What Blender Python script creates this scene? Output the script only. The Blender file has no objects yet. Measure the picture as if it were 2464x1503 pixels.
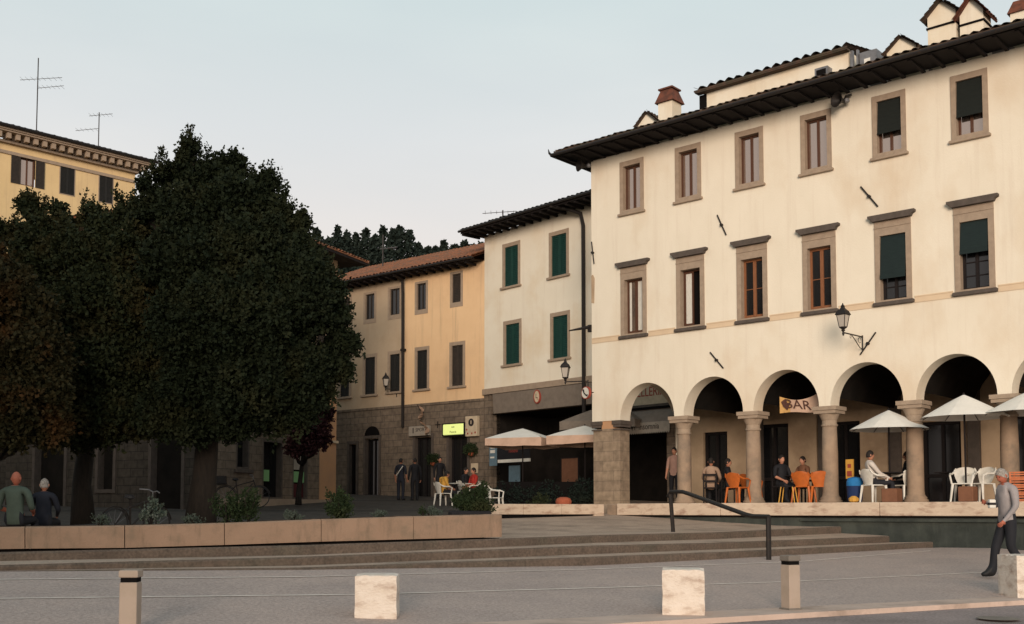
import bpy, math, random
import numpy as np
from mathutils import Vector, Matrix
random.seed(7); rng = np.random.default_rng(7)
S = bpy.context.scene
COL = S.collection
R = math.radians
# ------------------------------------------------------------------ camera
FPX, PITCH, HOR = 2600.0, 0.06, 1230.0      # focal length in pixels of a 2464 px wide picture
CP, SP = math.cos(PITCH), math.sin(PITCH)
CY = HOR - FPX * math.tan(PITCH)
cam = bpy.data.objects.new('camera', bpy.data.cameras.new('camera')); COL.objects.link(cam)
cam.rotation_euler = (math.pi / 2 + PITCH, 0, 0)
cam.data.sensor_width = 36; cam.data.lens = FPX / 2464 * 36
cam.data.shift_y = (CY - 751.5) / 2464
cam.data.clip_start = 0.2; cam.data.clip_end = 3000
S.camera = cam
# ------------------------------------------------------------------ light
SUN_AZ, SUN_EL = R(185), R(9)              # compass style: 180 = behind the camera
sd = Vector((math.sin(SUN_AZ) * math.cos(SUN_EL), math.cos(SUN_AZ) * math.cos(SUN_EL), math.sin(SUN_EL)))
sun = bpy.data.objects.new('sun', bpy.data.lights.new('sun', 'SUN')); COL.objects.link(sun)
sun.rotation_euler = sd.to_track_quat('Z', 'Y').to_euler()
sun.data.energy = 2.0; sun.data.angle = R(24); sun.data.color = (1.0, 0.82, 0.665)
W = bpy.data.worlds.new('World'); S.world = W; W.use_nodes = True
nt = W.node_tree; bg = nt.nodes['Background']
sky = nt.nodes.new('ShaderNodeTexSky'); sky.sky_type = 'NISHITA'; sky.sun_disc = False
sky.sun_elevation = SUN_EL; sky.sun_rotation = SUN_AZ; sky.altitude = 200; sky.dust_density = 2.5; sky.air_density = 1.0
# thin high veil of evening cloud over the sky: whitens it, warmer low down
tc = nt.nodes.new('ShaderNodeTexCoord'); sx = nt.nodes.new('ShaderNodeSeparateXYZ'); nt.links.new(tc.outputs['Generated'], sx.inputs[0])
cr = nt.nodes.new('ShaderNodeValToRGB'); nt.links.new(sx.outputs['Z'], cr.inputs[0])
e = cr.color_ramp.elements
e[0].position = 0.0; e[0].color = (5.7, 4.9, 4.5, 1)
e[1].position = 0.9; e[1].color = (2.2, 2.8, 3.1, 1)
for pz, c in ((0.22, (5.6, 5.2, 4.95)), (0.33, (5.15, 5.25, 5.25)), (0.47, (4.2, 4.95, 5.0))):
    q = e.new(pz); q.color = (*c, 1)
nz = nt.nodes.new('ShaderNodeTexNoise'); nz.inputs['Scale'].default_value = 3.2; nz.inputs['Detail'].default_value = 4
mp = nt.nodes.new('ShaderNodeMapping'); mp.inputs['Scale'].default_value = (1, 1, 4)
nt.links.new(tc.outputs['Generated'], mp.inputs[0]); nt.links.new(mp.outputs[0], nz.inputs[0])
nr = nt.nodes.new('ShaderNodeMapRange'); nr.inputs[1].default_value = 0.35; nr.inputs[2].default_value = 0.75
nr.inputs[3].default_value = 0.90; nr.inputs[4].default_value = 1.0
nt.links.new(nz.outputs[0], nr.inputs[0])
mx = nt.nodes.new('ShaderNodeMix'); mx.data_type = 'RGBA'
nt.links.new(nr.outputs[0], mx.inputs[0]); nt.links.new(sky.outputs[0], mx.inputs[6]); nt.links.new(cr.outputs[0], mx.inputs[7])
nt.links.new(mx.outputs[2], bg.inputs[0]); bg.inputs[1].default_value = 0.10
S.view_settings.view_transform = 'Standard'; S.view_settings.look = 'None'
S.view_settings.gamma = 1; S.view_settings.exposure = 0.6; S.view_settings.use_curve_mapping = False
S.render.resolution_x = 1024; S.render.resolution_y = 624
S.cycles.max_bounces = 5; S.cycles.diffuse_bounces = 3; S.cycles.glossy_bounces = 3; S.cycles.transparent_max_bounces = 6

# ------------------------------------------------------------------ helpers
def ray(x, y):
    a = (x - 1232) / FPX; b = (CY - y) / FPX
    return Vector((a, CP - b * SP, SP + b * CP))
def P(x, y, d):                              # survey helper: photo bearing + metres forward -> place
    r = ray(x, y); return r * (d / r.y)
def tag(o, label=None, cat=None, group=None, kind=None):
    if label: o['label'] = label
    if cat: o['category'] = cat
    if group: o['group'] = group
    if kind: o['kind'] = kind
    return o
def empty(name, loc=(0, 0, 0), rz=0.0, label=None, cat=None, group=None):
    o = bpy.data.objects.new(name, None); COL.objects.link(o)
    o.location = loc; o.rotation_euler = (0, 0, rz); o.empty_display_size = 0.2
    return tag(o, label, cat, group)
def copy_tree(o, parent=None, **kw):
    c = o.copy(); COL.objects.link(c); c.parent = parent
    for ch in [k for k in bpy.data.objects if k.parent == o]:
        copy_tree(ch, c)
    for k, v in kw.items(): c[k] = v
    return c
class MB:
    def __init__(s): s.v = []; s.f = []; s.m = []
    def add(s, vs, fs, m=0):
        n = len(s.v); s.v += [tuple(q) for q in vs]; s.f += [tuple(i + n for i in f) for f in fs]; s.m += [m] * len(fs)
        return s
    def box(s, x0, x1, y0, y1, z0, z1, m=0, rot=None, org=None):
        vs = [Vector((x, y, z)) for z in (z0, z1) for y in (y0, y1) for x in (x0, x1)]
        if rot is not None:
            c = Vector(org) if org is not None else Vector(((x0 + x1) / 2, (y0 + y1) / 2, (z0 + z1) / 2))
            vs = [rot @ (q - c) + c for q in vs]
        return s.add(vs, [(0, 2, 3, 1), (4, 5, 7, 6), (0, 1, 5, 4), (2, 6, 7, 3), (0, 4, 6, 2), (1, 3, 7, 5)], m)
    def bevbox(s, x0, x1, y0, y1, z0, z1, b=0.02, m=0, taper=0.0):
        rings = []
        for z, k, t in ((z0, b, 0), (z0 + b, 0, 0), (z1 - b, 0, taper), (z1, b, taper)):
            xa, xb, ya, yb = x0 + k + t, x1 - k - t, y0 + k + t, y1 - k - t
            c = b * 0.6
            rings.append([(xa + c, ya, z), (xb - c, ya, z), (xb, ya + c, z), (xb, yb - c, z), (xb - c, yb, z), (xa + c, yb, z), (xa, yb - c, z), (xa, ya + c, z)])
        vs = [q for r in rings for q in r]; fs = [tuple(range(7, -1, -1)), tuple(range(24, 32))]
        for i in range(3):
            for j in range(8): fs.append((i * 8 + j, i * 8 + (j + 1) % 8, i * 8 + 8 + (j + 1) % 8, i * 8 + 8 + j))
        return s.add(vs, fs, m)
    def quad(s, a, b, c, d, m=0): return s.add([a, b, c, d], [(0, 1, 2, 3)], m)
    def tube(s, pts, r, n=8, m=0, cap=True):
        pts = [Vector(p) for p in pts]; rr = r if isinstance(r, (list, tuple)) else [r] * len(pts)
        vs = []; fs = []; up = None
        for i, p in enumerate(pts):
            t = (pts[min(i + 1, len(pts) - 1)] - pts[max(i - 1, 0)]).normalized()
            if up is None: up = Vector((0, 0, 1)) if abs(t.z) < 0.9 else Vector((1, 0, 0))
            a = t.cross(up).normalized(); b = a.cross(t).normalized(); up = b
            for k in range(n):
                w = 2 * math.pi * k / n; vs.append(p + (a * math.cos(w) + b * math.sin(w)) * rr[i])
        for i in range(len(pts) - 1):
            for k in range(n): fs.append((i * n + k, i * n + (k + 1) % n, (i + 1) * n + (k + 1) % n, (i + 1) * n + k))
        if cap: fs += [tuple(range(n - 1, -1, -1)), tuple(range((len(pts) - 1) * n, len(pts) * n))]
        return s.add(vs, fs, m)
    def lathe(s, prof, c=(0, 0, 0), n=16, m=0, rot=0.0):
        vs = []; fs = []
        for r, z in prof:
            for k in range(n):
                w = 2 * math.pi * k / n + rot; vs.append((c[0] + r * math.cos(w), c[1] + r * math.sin(w), c[2] + z))
        for i in range(len(prof) - 1):
            for k in range(n): fs.append((i * n + k, i * n + (k + 1) % n, (i + 1) * n + (k + 1) % n, (i + 1) * n + k))
        fs += [tuple(range(n - 1, -1, -1)), tuple(range((len(prof) - 1) * n, len(prof) * n))]
        return s.add(vs, fs, m)
    def prism(s, poly, y0, y1, m=0):          # poly in (x,z), extruded along y
        n = len(poly); vs = [(x, y0, z) for x, z in poly] + [(x, y1, z) for x, z in poly]
        fs = [tuple(range(n)), tuple(range(2 * n - 1, n - 1, -1))] + [(i, n + i, n + (i + 1) % n, (i + 1) % n) for i in range(n)]
        return s.add(vs, fs, m)
    def build(s, name, mats, parent=None, smooth=False, recalc=True):
        me = bpy.data.meshes.new(name); me.from_pydata(s.v, [], s.f)
        for mt in (mats if isinstance(mats, (list, tuple)) else [mats]): me.materials.append(mt)
        me.polygons.foreach_set('material_index', s.m)
        if smooth: me.polygons.foreach_set('use_smooth', [True] * len(s.f))
        me.update()
        o = bpy.data.objects.new(name, me); COL.objects.link(o); o.parent = parent
        return o
def np_mesh(name, V, F, mats, parent=None, mi=None):
    me = bpy.data.meshes.new(name); n = F.shape[1]
    me.vertices.add(len(V)); me.vertices.foreach_set('co', V.astype(np.float32).ravel())
    me.loops.add(F.size); me.loops.foreach_set('vertex_index', F.astype(np.int32).ravel())
    me.polygons.add(len(F)); me.polygons.foreach_set('loop_start', np.arange(0, F.size, n, dtype=np.int32))
    me.polygons.foreach_set('loop_total', np.full(len(F), n, dtype=np.int32))
    for mt in (mats if isinstance(mats, (list, tuple)) else [mats]): me.materials.append(mt)
    if mi is not None: me.polygons.foreach_set('material_index', mi.astype(np.int32))
    me.update(calc_edges=True); me.validate()
    o = bpy.data.objects.new(name, me); COL.objects.link(o); o.parent = parent
    return o
# ------------------------------------------------------------------ materials
def mat(name, col, rough=0.8, col2=None, scale=3.0, contrast=(0.4, 0.65), bump=0.0, bscale=40.0, metallic=0.0, stretch=(1, 1, 1), col3=None, scale3=0.6, spec=0.3, emit=None):
    m = bpy.data.materials.new(name); m.use_nodes = True; t = m.node_tree; b = t.nodes['Principled BSDF']
    b.inputs['Roughness'].default_value = rough; b.inputs['Metallic'].default_value = metallic
    b.inputs['Specular IOR Level'].default_value = spec
    b.inputs['Base Color'].default_value = (*col, 1)
    tcn = t.nodes.new('ShaderNodeTexCoord'); mpn = t.nodes.new('ShaderNodeMapping'); mpn.inputs['Scale'].default_value = stretch
    t.links.new(tcn.outputs['Object'], mpn.inputs[0])
    last = None
    def layer(prev, c, sc, ct, det=5):
        n = t.nodes.new('ShaderNodeTexNoise'); n.inputs['Scale'].default_value = sc; n.inputs['Detail'].default_value = det; n.inputs['Roughness'].default_value = 0.62
        t.links.new(mpn.outputs[0], n.inputs[0])
        r = t.nodes.new('ShaderNodeMapRange'); r.inputs[1].default_value = ct[0]; r.inputs[2].default_value = ct[1]
        t.links.new(n.outputs[0], r.inputs[0])
        x = t.nodes.new('ShaderNodeMix'); x.data_type = 'RGBA'; t.links.new(r.outputs[0], x.inputs[0])
        if prev is None: x.inputs[6].default_value = (*col, 1)
        else: t.links.new(prev, x.inputs[6])
        x.inputs[7].default_value = (*c, 1); return x.outputs[2]
    if col2: last = layer(None, col2, scale, contrast)
    if col3: last = layer(last, col3, scale3, (0.5, 0.75))
    if last: t.links.new(last, b.inputs['Base Color'])
    if bump:
        n = t.nodes.new('ShaderNodeTexNoise'); n.inputs['Scale'].default_value = bscale; n.inputs['Detail'].default_value = 4
        t.links.new(mpn.outputs[0], n.inputs[0]); bp = t.nodes.new('ShaderNodeBump'); bp.inputs['Strength'].default_value = bump; bp.inputs['Distance'].default_value = 0.02
        t.links.new(n.outputs[0], bp.inputs['Height']); t.links.new(bp.outputs[0], b.inputs['Normal'])
    if emit:
        b.inputs['Emission Color'].default_value = (*emit[0], 1); b.inputs['Emission Strength'].default_value = emit[1]
    return m
def brick(name, c1, c2, mortar, bw=0.5, bh=0.25, ms=0.02, rough=0.9, bump=0.4):
    m = bpy.data.materials.new(name); m.use_nodes = True; t = m.node_tree; b = t.nodes['Principled BSDF']; b.inputs['Roughness'].default_value = rough
    b.inputs['Specular IOR Level'].default_value = 0.2
    tcn = t.nodes.new('ShaderNodeTexCoord'); sp = t.nodes.new('ShaderNodeSeparateXYZ'); cb = t.nodes.new('ShaderNodeCombineXYZ')
    t.links.new(tcn.outputs['Object'], sp.inputs[0]); ad = t.nodes.new('ShaderNodeMath'); t.links.new(sp.outputs[0], ad.inputs[0]); t.links.new(sp.outputs[1], ad.inputs[1])
    t.links.new(ad.outputs[0], cb.inputs[0]); t.links.new(sp.outputs[2], cb.inputs[1])
    k = t.nodes.new('ShaderNodeTexBrick'); t.links.new(cb.outputs[0], k.inputs[0])
    k.inputs['Color1'].default_value = (*c1, 1); k.inputs['Color2'].default_value = (*c2, 1); k.inputs['Mortar'].default_value = (*mortar, 1)
    k.inputs['Scale'].default_value = 1; k.inputs['Mortar Size'].default_value = ms; k.inputs['Brick Width'].default_value = bw; k.inputs['Row Height'].default_value = bh
    n = t.nodes.new('ShaderNodeTexNoise'); n.inputs['Scale'].default_value = 5; n.inputs['Detail'].default_value = 6
    x = t.nodes.new('ShaderNodeMix'); x.data_type = 'RGBA'; x.blend_type = 'MULTIPLY'; x.inputs[0].default_value = 1
    r = t.nodes.new('ShaderNodeMapRange'); r.inputs[1].default_value = .3; r.inputs[2].default_value = .7; r.inputs[3].default_value = .65; r.inputs[4].default_value = 1.1
    t.links.new(tcn.outputs['Object'], n.inputs[0]); t.links.new(n.outputs[0], r.inputs[0]); t.links.new(k.outputs[0], x.inputs[6]); t.links.new(r.outputs[0], x.inputs[7])
    t.links.new(x.outputs[2], b.inputs['Base Color'])
    bp = t.nodes.new('ShaderNodeBump'); bp.inputs['Strength'].default_value = bump; bp.inputs['Distance'].default_value = 0.02; bp.invert = True
    t.links.new(k.outputs['Fac'], bp.inputs['Height']); t.links.new(bp.outputs[0], b.inputs['Normal'])
    return m
M = {}
M['plaster_cream'] = mat('plaster_cream', (0.76, 0.695, 0.575), 0.92, (0.72, 0.655, 0.535), 1.3, (0.35, 0.7), 0.25, 30, stretch=(1, 1, 0.6), col3=(0.62, 0.50, 0.36), scale3=0.35, spec=0.15)
M['plaster_white'] = mat('plaster_white', (0.77, 0.71, 0.59), 0.92, (0.73, 0.665, 0.545), 1.0, (0.35, 0.7), 0.25, 30, col3=(0.66, 0.54, 0.38), scale3=0.4, spec=0.15)
M['plaster_orange'] = mat('plaster_orange', (0.76, 0.53, 0.315), 0.92, (0.72, 0.49, 0.285), 1.2, (0.35, 0.7), 0.25, 30, col3=(0.62, 0.42, 0.25), scale3=0.35, spec=0.15)
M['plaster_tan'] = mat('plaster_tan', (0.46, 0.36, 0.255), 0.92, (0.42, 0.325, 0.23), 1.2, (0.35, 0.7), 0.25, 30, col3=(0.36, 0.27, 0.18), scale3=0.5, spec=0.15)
M['plaster_yellow'] = mat('plaster_yellow', (0.70, 0.52, 0.28), 0.92, (0.64, 0.47, 0.25), 0.8, (0.35, 0.7), 0.2, 30, col3=(0.60, 0.44, 0.25), scale3=0.3, spec=0.15)
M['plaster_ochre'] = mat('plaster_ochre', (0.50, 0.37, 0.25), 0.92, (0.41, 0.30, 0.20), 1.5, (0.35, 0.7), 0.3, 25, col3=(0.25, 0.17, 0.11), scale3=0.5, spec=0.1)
M['plaster_peach'] = mat('plaster_peach', (0.50, 0.28, 0.15), 0.92, (0.42, 0.25, 0.15), 1.6, (0.35, 0.7), 0.3, 25, spec=0.1)
M['band'] = mat('band', (0.66, 0.52, 0.36), 0.9, (0.60, 0.46, 0.32), 2.0, (0.3, 0.7))
M['stone'] = mat('stone', (0.35, 0.27, 0.20), 0.85, (0.28, 0.215, 0.16), 6.0, (0.35, 0.7), 0.3, 40)
M['stone_dark'] = mat('stone_dark', (0.10, 0.08, 0.068), 0.85, (0.07, 0.057, 0.047), 6.0, (0.35, 0.7), 0.3, 40)
M['stone_col'] = mat('stone_col', (0.34, 0.245, 0.17), 0.85, (0.27, 0.195, 0.14), 5.0, (0.35, 0.7), 0.4, 30, col3=(0.16, 0.13, 0.10), scale3=1.5)
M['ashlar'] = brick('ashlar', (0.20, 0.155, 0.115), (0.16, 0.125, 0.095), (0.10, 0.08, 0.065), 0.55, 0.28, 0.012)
M['ashlar_shaded'] = brick('ashlar_shaded', (0.075, 0.062, 0.05), (0.06, 0.05, 0.04), (0.035, 0.03, 0.025), 0.55, 0.28, 0.012)  # same ashlar darkened: the deep shade under the trees is in the colour
M['pier'] = brick('pier', (0.33, 0.25, 0.175), (0.28, 0.21, 0.15), (0.20, 0.155, 0.115), 0.8, 0.30, 0.008, bump=0.2)
M['tile'] = mat('tile', (0.30, 0.115, 0.055), 0.9, (0.17, 0.085, 0.05), 5.0, (0.4, 0.62), 0.3, 20, col3=(0.10, 0.08, 0.055), scale3=1.6)
M['tile_dark'] = mat('tile_dark', (0.10, 0.062, 0.045), 0.95, (0.055, 0.045, 0.035), 5.0, (0.4, 0.62), 0.3, 20, col3=(0.06, 0.06, 0.035), scale3=2.0)
M['tile_red'] = mat('tile_red', (0.16, 0.055, 0.033), 0.9, (0.09, 0.038, 0.026), 6.0, (0.4, 0.62), 0.3, 20)
M['wood_dark'] = mat('wood_dark', (0.014, 0.010, 0.010), 0.9, (0.009, 0.007, 0.007), 8, stretch=(1, 6, 1))
M['wood_brown'] = mat('wood_brown', (0.10, 0.043, 0.024), 0.6, (0.065, 0.028, 0.016), 8, (0.3, 0.7), 0.1, 40, stretch=(6, 6, 1))
M['wood_orange'] = mat('wood_orange', (0.26, 0.105, 0.045), 0.6, (0.17, 0.07, 0.032), 8, (0.3, 0.7), stretch=(6, 6, 1))
M['glass'] = mat('glass', (0.42, 0.33, 0.28), 0.06, metallic=0.85, spec=0.8, bump=0.12, bscale=1.6)  # pinkish tint puts the warm reflected evening sky into the pane colour
M['glass_dark'] = mat('glass_dark', (0.010, 0.010, 0.011), 0.12, spec=0.6)
M['dark'] = mat('dark', (0.008, 0.007, 0.007), 0.9, spec=0.05)
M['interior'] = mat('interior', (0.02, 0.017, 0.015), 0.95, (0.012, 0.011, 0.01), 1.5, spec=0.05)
M['blind'] = mat('blind', (0.010, 0.013, 0.011), 0.85, (0.007, 0.010, 0.009), 5, stretch=(1, 1, 8))
M['blind_teal'] = mat('blind_teal', (0.011, 0.022, 0.022), 0.85, (0.008, 0.016, 0.017), 5, stretch=(1, 1, 8))
M['shutter_green'] = mat('shutter_green', (0.009, 0.048, 0.038), 0.65, (0.006, 0.034, 0.028), 6, (0.3, 0.7))
M['shutter_brown'] = mat('shutter_brown', (0.050, 0.038, 0.030), 0.75, (0.032, 0.027, 0.023), 6, (0.3, 0.7))
M['shutter_black'] = mat('shutter_black', (0.014, 0.015, 0.015), 0.75, (0.02, 0.018, 0.016), 6, (0.3, 0.7))
M['curtain'] = mat('curtain', (0.62, 0.60, 0.54), 0.9, (0.50, 0.48, 0.43), 12, stretch=(6, 6, 0.6))
M['iron'] = mat('iron', (0.022, 0.019, 0.018), 0.55, (0.05, 0.03, 0.02), 15, (0.55, 0.75), metallic=0.3)
M['zinc'] = mat('zinc', (0.22, 0.22, 0.23), 0.5, (0.15, 0.15, 0.16), 4, metallic=0.4)
M['white'] = mat('white', (0.70, 0.68, 0.62), 0.5, (0.60, 0.57, 0.50), 5, (0.45, 0.7))
M['plastic_white'] = mat('plastic_white', (0.72, 0.70, 0.64), 0.4, (0.62, 0.59, 0.52), 6)
M['plastic_orange'] = mat('plastic_orange', (0.50, 0.125, 0.022), 0.45, (0.40, 0.10, 0.02), 6)
M['canvas_white'] = mat('canvas_white', (0.80, 0.78, 0.72), 0.9, (0.72, 0.70, 0.64), 3, (0.35, 0.7), 0.15, 20)
M['canvas_pink'] = mat('canvas_pink', (0.58, 0.40, 0.30), 0.9, (0.50, 0.34, 0.25), 3)
M['lamp_glass'] = mat('lamp_glass', (0.42, 0.38, 0.33), 0.25, spec=0.5)
M['concrete'] = mat('concrete', (0.32, 0.215, 0.150), 0.92, (0.26, 0.175, 0.120), 1.6, (0.35, 0.7), 0.3, 35, col3=(0.20, 0.15, 0.105), scale3=3.0)
M['step'] = mat('step', (0.13, 0.098, 0.076), 0.92, (0.10, 0.076, 0.06), 2.2, (0.35, 0.7), 0.35, 35, col3=(0.10, 0.085, 0.065), scale3=1.3)  # stained risers; their shade against the treads is also put into the colour
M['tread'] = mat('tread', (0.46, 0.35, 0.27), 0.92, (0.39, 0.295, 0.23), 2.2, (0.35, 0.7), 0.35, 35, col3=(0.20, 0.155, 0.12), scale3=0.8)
M['street'] = mat('street', (0.45, 0.365, 0.325), 0.92, (0.385, 0.315, 0.285), 0.9, (0.35, 0.7), 0.6, 60, col3=(0.49, 0.385, 0.335), scale3=0.35, spec=0.2)
def speckle(m, s, amt):
    t = m.node_tree; b = t.nodes['Principled BSDF']; src = b.inputs['Base Color'].links[0].from_socket
    tcn = t.nodes.new('ShaderNodeTexCoord'); n = t.nodes.new('ShaderNodeTexNoise'); n.inputs['Scale'].default_value = s; n.inputs['Detail'].default_value = 3
    t.links.new(tcn.outputs['Object'], n.inputs[0]); r = t.nodes.new('ShaderNodeMapRange'); r.inputs[1].default_value = .3; r.inputs[2].default_value = .7; r.inputs[3].default_value = 1 - amt; r.inputs[4].default_value = 1 + amt
    t.links.new(n.outputs[0], r.inputs[0]); x = t.nodes.new('ShaderNodeMix'); x.data_type = 'RGBA'; x.blend_type = 'MULTIPLY'; x.inputs[0].default_value = 1
    t.links.new(src, x.inputs[6]); t.links.new(r.outputs[0], x.inputs[7]); t.links.new(x.outputs[2], b.inputs['Base Color'])
def streaks(m, c, amt=0.5, sc=(1.6, 1.6, 0.10), s_=2.2):
    t = m.node_tree; b = t.nodes['Principled BSDF']; src = b.inputs['Base Color'].links[0].from_socket
    tcn = t.nodes.new('ShaderNodeTexCoord'); mpn = t.nodes.new('ShaderNodeMapping'); mpn.inputs['Scale'].default_value = sc; t.links.new(tcn.outputs['Object'], mpn.inputs[0])
    n = t.nodes.new('ShaderNodeTexNoise'); n.inputs['Scale'].default_value = s_; n.inputs['Detail'].default_value = 6; n.inputs['Roughness'].default_value = .7; t.links.new(mpn.outputs[0], n.inputs[0])
    r = t.nodes.new('ShaderNodeMapRange'); r.inputs[1].default_value = .52; r.inputs[2].default_value = .78; r.inputs[3].default_value = 0; r.inputs[4].default_value = amt; t.links.new(n.outputs[0], r.inputs[0])
    x = t.nodes.new('ShaderNodeMix'); x.data_type = 'RGBA'; t.links.new(r.outputs[0], x.inputs[0]); t.links.new(src, x.inputs[6]); x.inputs[7].default_value = (*c, 1); t.links.new(x.outputs[2], b.inputs['Base Color'])
for n_ in ('plaster_cream', 'plaster_white'): streaks(M[n_], (0.56, 0.46, 0.36), 0.45)
for n_ in ('plaster_orange', 'plaster_tan', 'plaster_yellow'): streaks(M[n_], (0.40, 0.28, 0.18), 0.6)
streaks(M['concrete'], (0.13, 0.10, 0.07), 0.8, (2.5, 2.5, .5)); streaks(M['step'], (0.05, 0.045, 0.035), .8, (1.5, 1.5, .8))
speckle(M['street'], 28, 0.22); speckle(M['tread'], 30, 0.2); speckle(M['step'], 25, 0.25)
M['kerb'] = mat('kerb', (0.60, 0.46, 0.385), 0.9, (0.50, 0.38, 0.31), 2.5, (0.35, 0.7), 0.3, 40, col3=(0.24, 0.18, 0.14), scale3=1.2)
M['line'] = mat('line', (0.80, 0.72, 0.64), 0.9, (0.62, 0.54, 0.47), 3.5, (0.45, 0.7))
M['asphalt'] = mat('asphalt', (0.32, 0.26, 0.245), 0.9, (0.25, 0.205, 0.195), 0.8, (0.35, 0.7), 0.5, 60, col3=(0.15, 0.125, 0.115), scale3=0.5)
speckle(M['asphalt'], 30, 0.25)
M['piazza'] = brick('piazza', (0.085, 0.072, 0.062), (0.07, 0.06, 0.052), (0.045, 0.04, 0.035), 0.4, 0.4, 0.02)
M['ground'] = mat('ground', (0.10, 0.09, 0.07), 0.95, (0.07, 0.07, 0.05), 0.2)
M['marble'] = mat('marble', (0.62, 0.50, 0.385), 0.8, (0.52, 0.41, 0.31), 2.5, (0.35, 0.7), 0.3, 20, col3=(0.30, 0.18, 0.13), scale3=3.0, stretch=(1, 1, 2.5))
M['travertine'] = mat('travertine', (0.72, 0.64, 0.56), 0.85, (0.64, 0.55, 0.46), 4, (0.4, 0.7), 0.6, 25, stretch=(1, 1, 2.2), col3=(0.34, 0.23, 0.17), scale3=3.6)
M['wall_green'] = mat('wall_green', (0.045, 0.052, 0.047), 0.9, (0.028, 0.034, 0.03), 3, (0.35, 0.7), 0.3, 25, col3=(0.07, 0.08, 0.068), scale3=1.2)
streaks(M['wall_green'], (0.09, 0.10, 0.085), .7, (1.5, 1.5, .3))
M['post_beige'] = mat('post_beige', (0.40, 0.32, 0.26), 0.8, (0.35, 0.28, 0.22), 4)
M['post_grey'] = mat('post_grey', (0.20, 0.175, 0.15), 0.7, (0.16, 0.14, 0.12), 4)
M['bark'] = mat('bark', (0.028, 0.022, 0.017), 0.95, (0.016, 0.013, 0.011), 6, (0.35, 0.7), 0.6, 12, stretch=(3, 3, 0.6))
def leafmat(name, a, b, c):
    m = mat(name, a, 0.75, b, 9.0, (0.4, 0.6), col3=c, scale3=0.9, spec=0.1)
    return m
M['leaf'] = leafmat('leaf', (0.019, 0.026, 0.012), (0.010, 0.015, 0.008), (0.036, 0.037, 0.016))
M['leaf_olive'] = leafmat('leaf_olive', (0.032, 0.038, 0.016), (0.016, 0.022, 0.011), (0.062, 0.046, 0.018))
M['leaf_autumn'] = leafmat('leaf_autumn', (0.042, 0.034, 0.014), (0.024, 0.024, 0.011), (0.105, 0.042, 0.014))
M['leaf_purple'] = leafmat('leaf_purple', (0.050, 0.022, 0.022), (0.035, 0.012, 0.016), (0.075, 0.028, 0.024))
M['leaf_grey'] = leafmat('leaf_grey', (0.09, 0.11, 0.09), (0.06, 0.08, 0.06), (0.13, 0.14, 0.12))
M['leaf_shrub'] = leafmat('leaf_shrub', (0.030, 0.045, 0.019), (0.018, 0.030, 0.013), (0.05, 0.05, 0.022))
M['conifer'] = leafmat('conifer', (0.018, 0.027, 0.022), (0.012, 0.019, 0.016), (0.026, 0.032, 0.022))
M['skin'] = mat('skin', (0.46, 0.22, 0.14), 0.6, (0.40, 0.18, 0.11), 12)
M['skin_red'] = mat('skin_red', (0.40, 0.13, 0.08), 0.6, (0.33, 0.11, 0.07), 12)
M['shoe'] = mat('shoe', (0.015, 0.015, 0.016), 0.6)
M['hair_dark'] = mat('hair_dark', (0.015, 0.011, 0.009), 0.7)
M['hair_white'] = mat('hair_white', (0.42, 0.38, 0.34), 0.9, (0.20, 0.18, 0.16), 60, (.4, .6), .8, 90, stretch=(1, 1, .4))
M['hair_grey'] = mat('hair_grey', (0.25, 0.23, 0.21), 0.8)
def flat(name, c, r=0.8): 
    if name not in M: M[name] = mat(name, c, r, tuple(k * 0.82 for k in c), 5)
    return M[name]
for n_, c_ in dict(red=(0.38, 0.03, 0.02), orange=(0.55, 0.14, 0.03), yellow=(0.62, 0.33, 0.06), cloth_white=(0.62, 0.56, 0.50), cloth_grey=(0.33, 0.30, 0.30), cloth_black=(0.012, 0.012, 0.015),
                   cloth_navy=(0.018, 0.02, 0.03), cloth_green=(0.07, 0.095, 0.075), cloth_tan=(0.33, 0.22, 0.155), cloth_pink=(0.40, 0.24, 0.19), jeans=(0.016, 0.017, 0.022), denim=(0.03, 0.045, 0.08),
                   blue=(0.02, 0.17, 0.42), blue_dark=(0.012, 0.03, 0.10), crate=(0.62, 0.20, 0.09), bordeaux=(0.07, 0.012, 0.015), sign_cream=(0.55, 0.45, 0.32), sign_grey=(0.34, 0.30, 0.25),
                   ink=(0.025, 0.02, 0.02), letter_red=(0.33, 0.06, 0.04), fascia=(0.20, 0.165, 0.135), poster_blue=(0.12, 0.19, 0.24), banner=(0.60, 0.36, 0.13), banner_ink=(0.09, 0.04, 0.03),
                   box_brown=(0.20, 0.09, 0.05), teal=(0.16, 0.33, 0.33), green_paper=(0.12, 0.30, 0.10), soil=(0.04, 0.03, 0.022), terracotta=(0.38, 0.10, 0.05)).items(): flat(n_, c_)
M['sign_lit'] = mat('sign_lit', (0.55, 0.60, 0.22), 0.5, emit=((0.62, 0.70, 0.22), 0.55))
M['green_lit'] = mat('green_lit', (0.12, 0.22, 0.10), 0.5, emit=((0.12, 0.26, 0.10), 0.08))

def text(s, size, m, parent, loc, rot, name='lettering', ext=0.006, sx=1.0, align='CENTER', shear=0.0):
    c = bpy.data.curves.new('t', 'FONT'); c.body = s; c.size = size; c.extrude = ext; c.align_x = align; c.align_y = 'CENTER'; c.shear = shear; c.resolution_u = 2
    o = bpy.data.objects.new('t', c); COL.objects.link(o)
    me = bpy.data.meshes.new_from_object(o.evaluated_get(bpy.context.evaluated_depsgraph_get()))
    bpy.data.objects.remove(o); me.name = name; me.materials.clear(); me.materials.append(m)
    q = bpy.data.objects.new(name, me); COL.objects.link(q); q.parent = parent; q.location = loc; q.rotation_euler = rot; q.scale = (sx, 1, 1)
    return q
FRONT = (math.pi / 2, 0, 0)                  # text standing up on a facade, local x right, facing local -y

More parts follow.
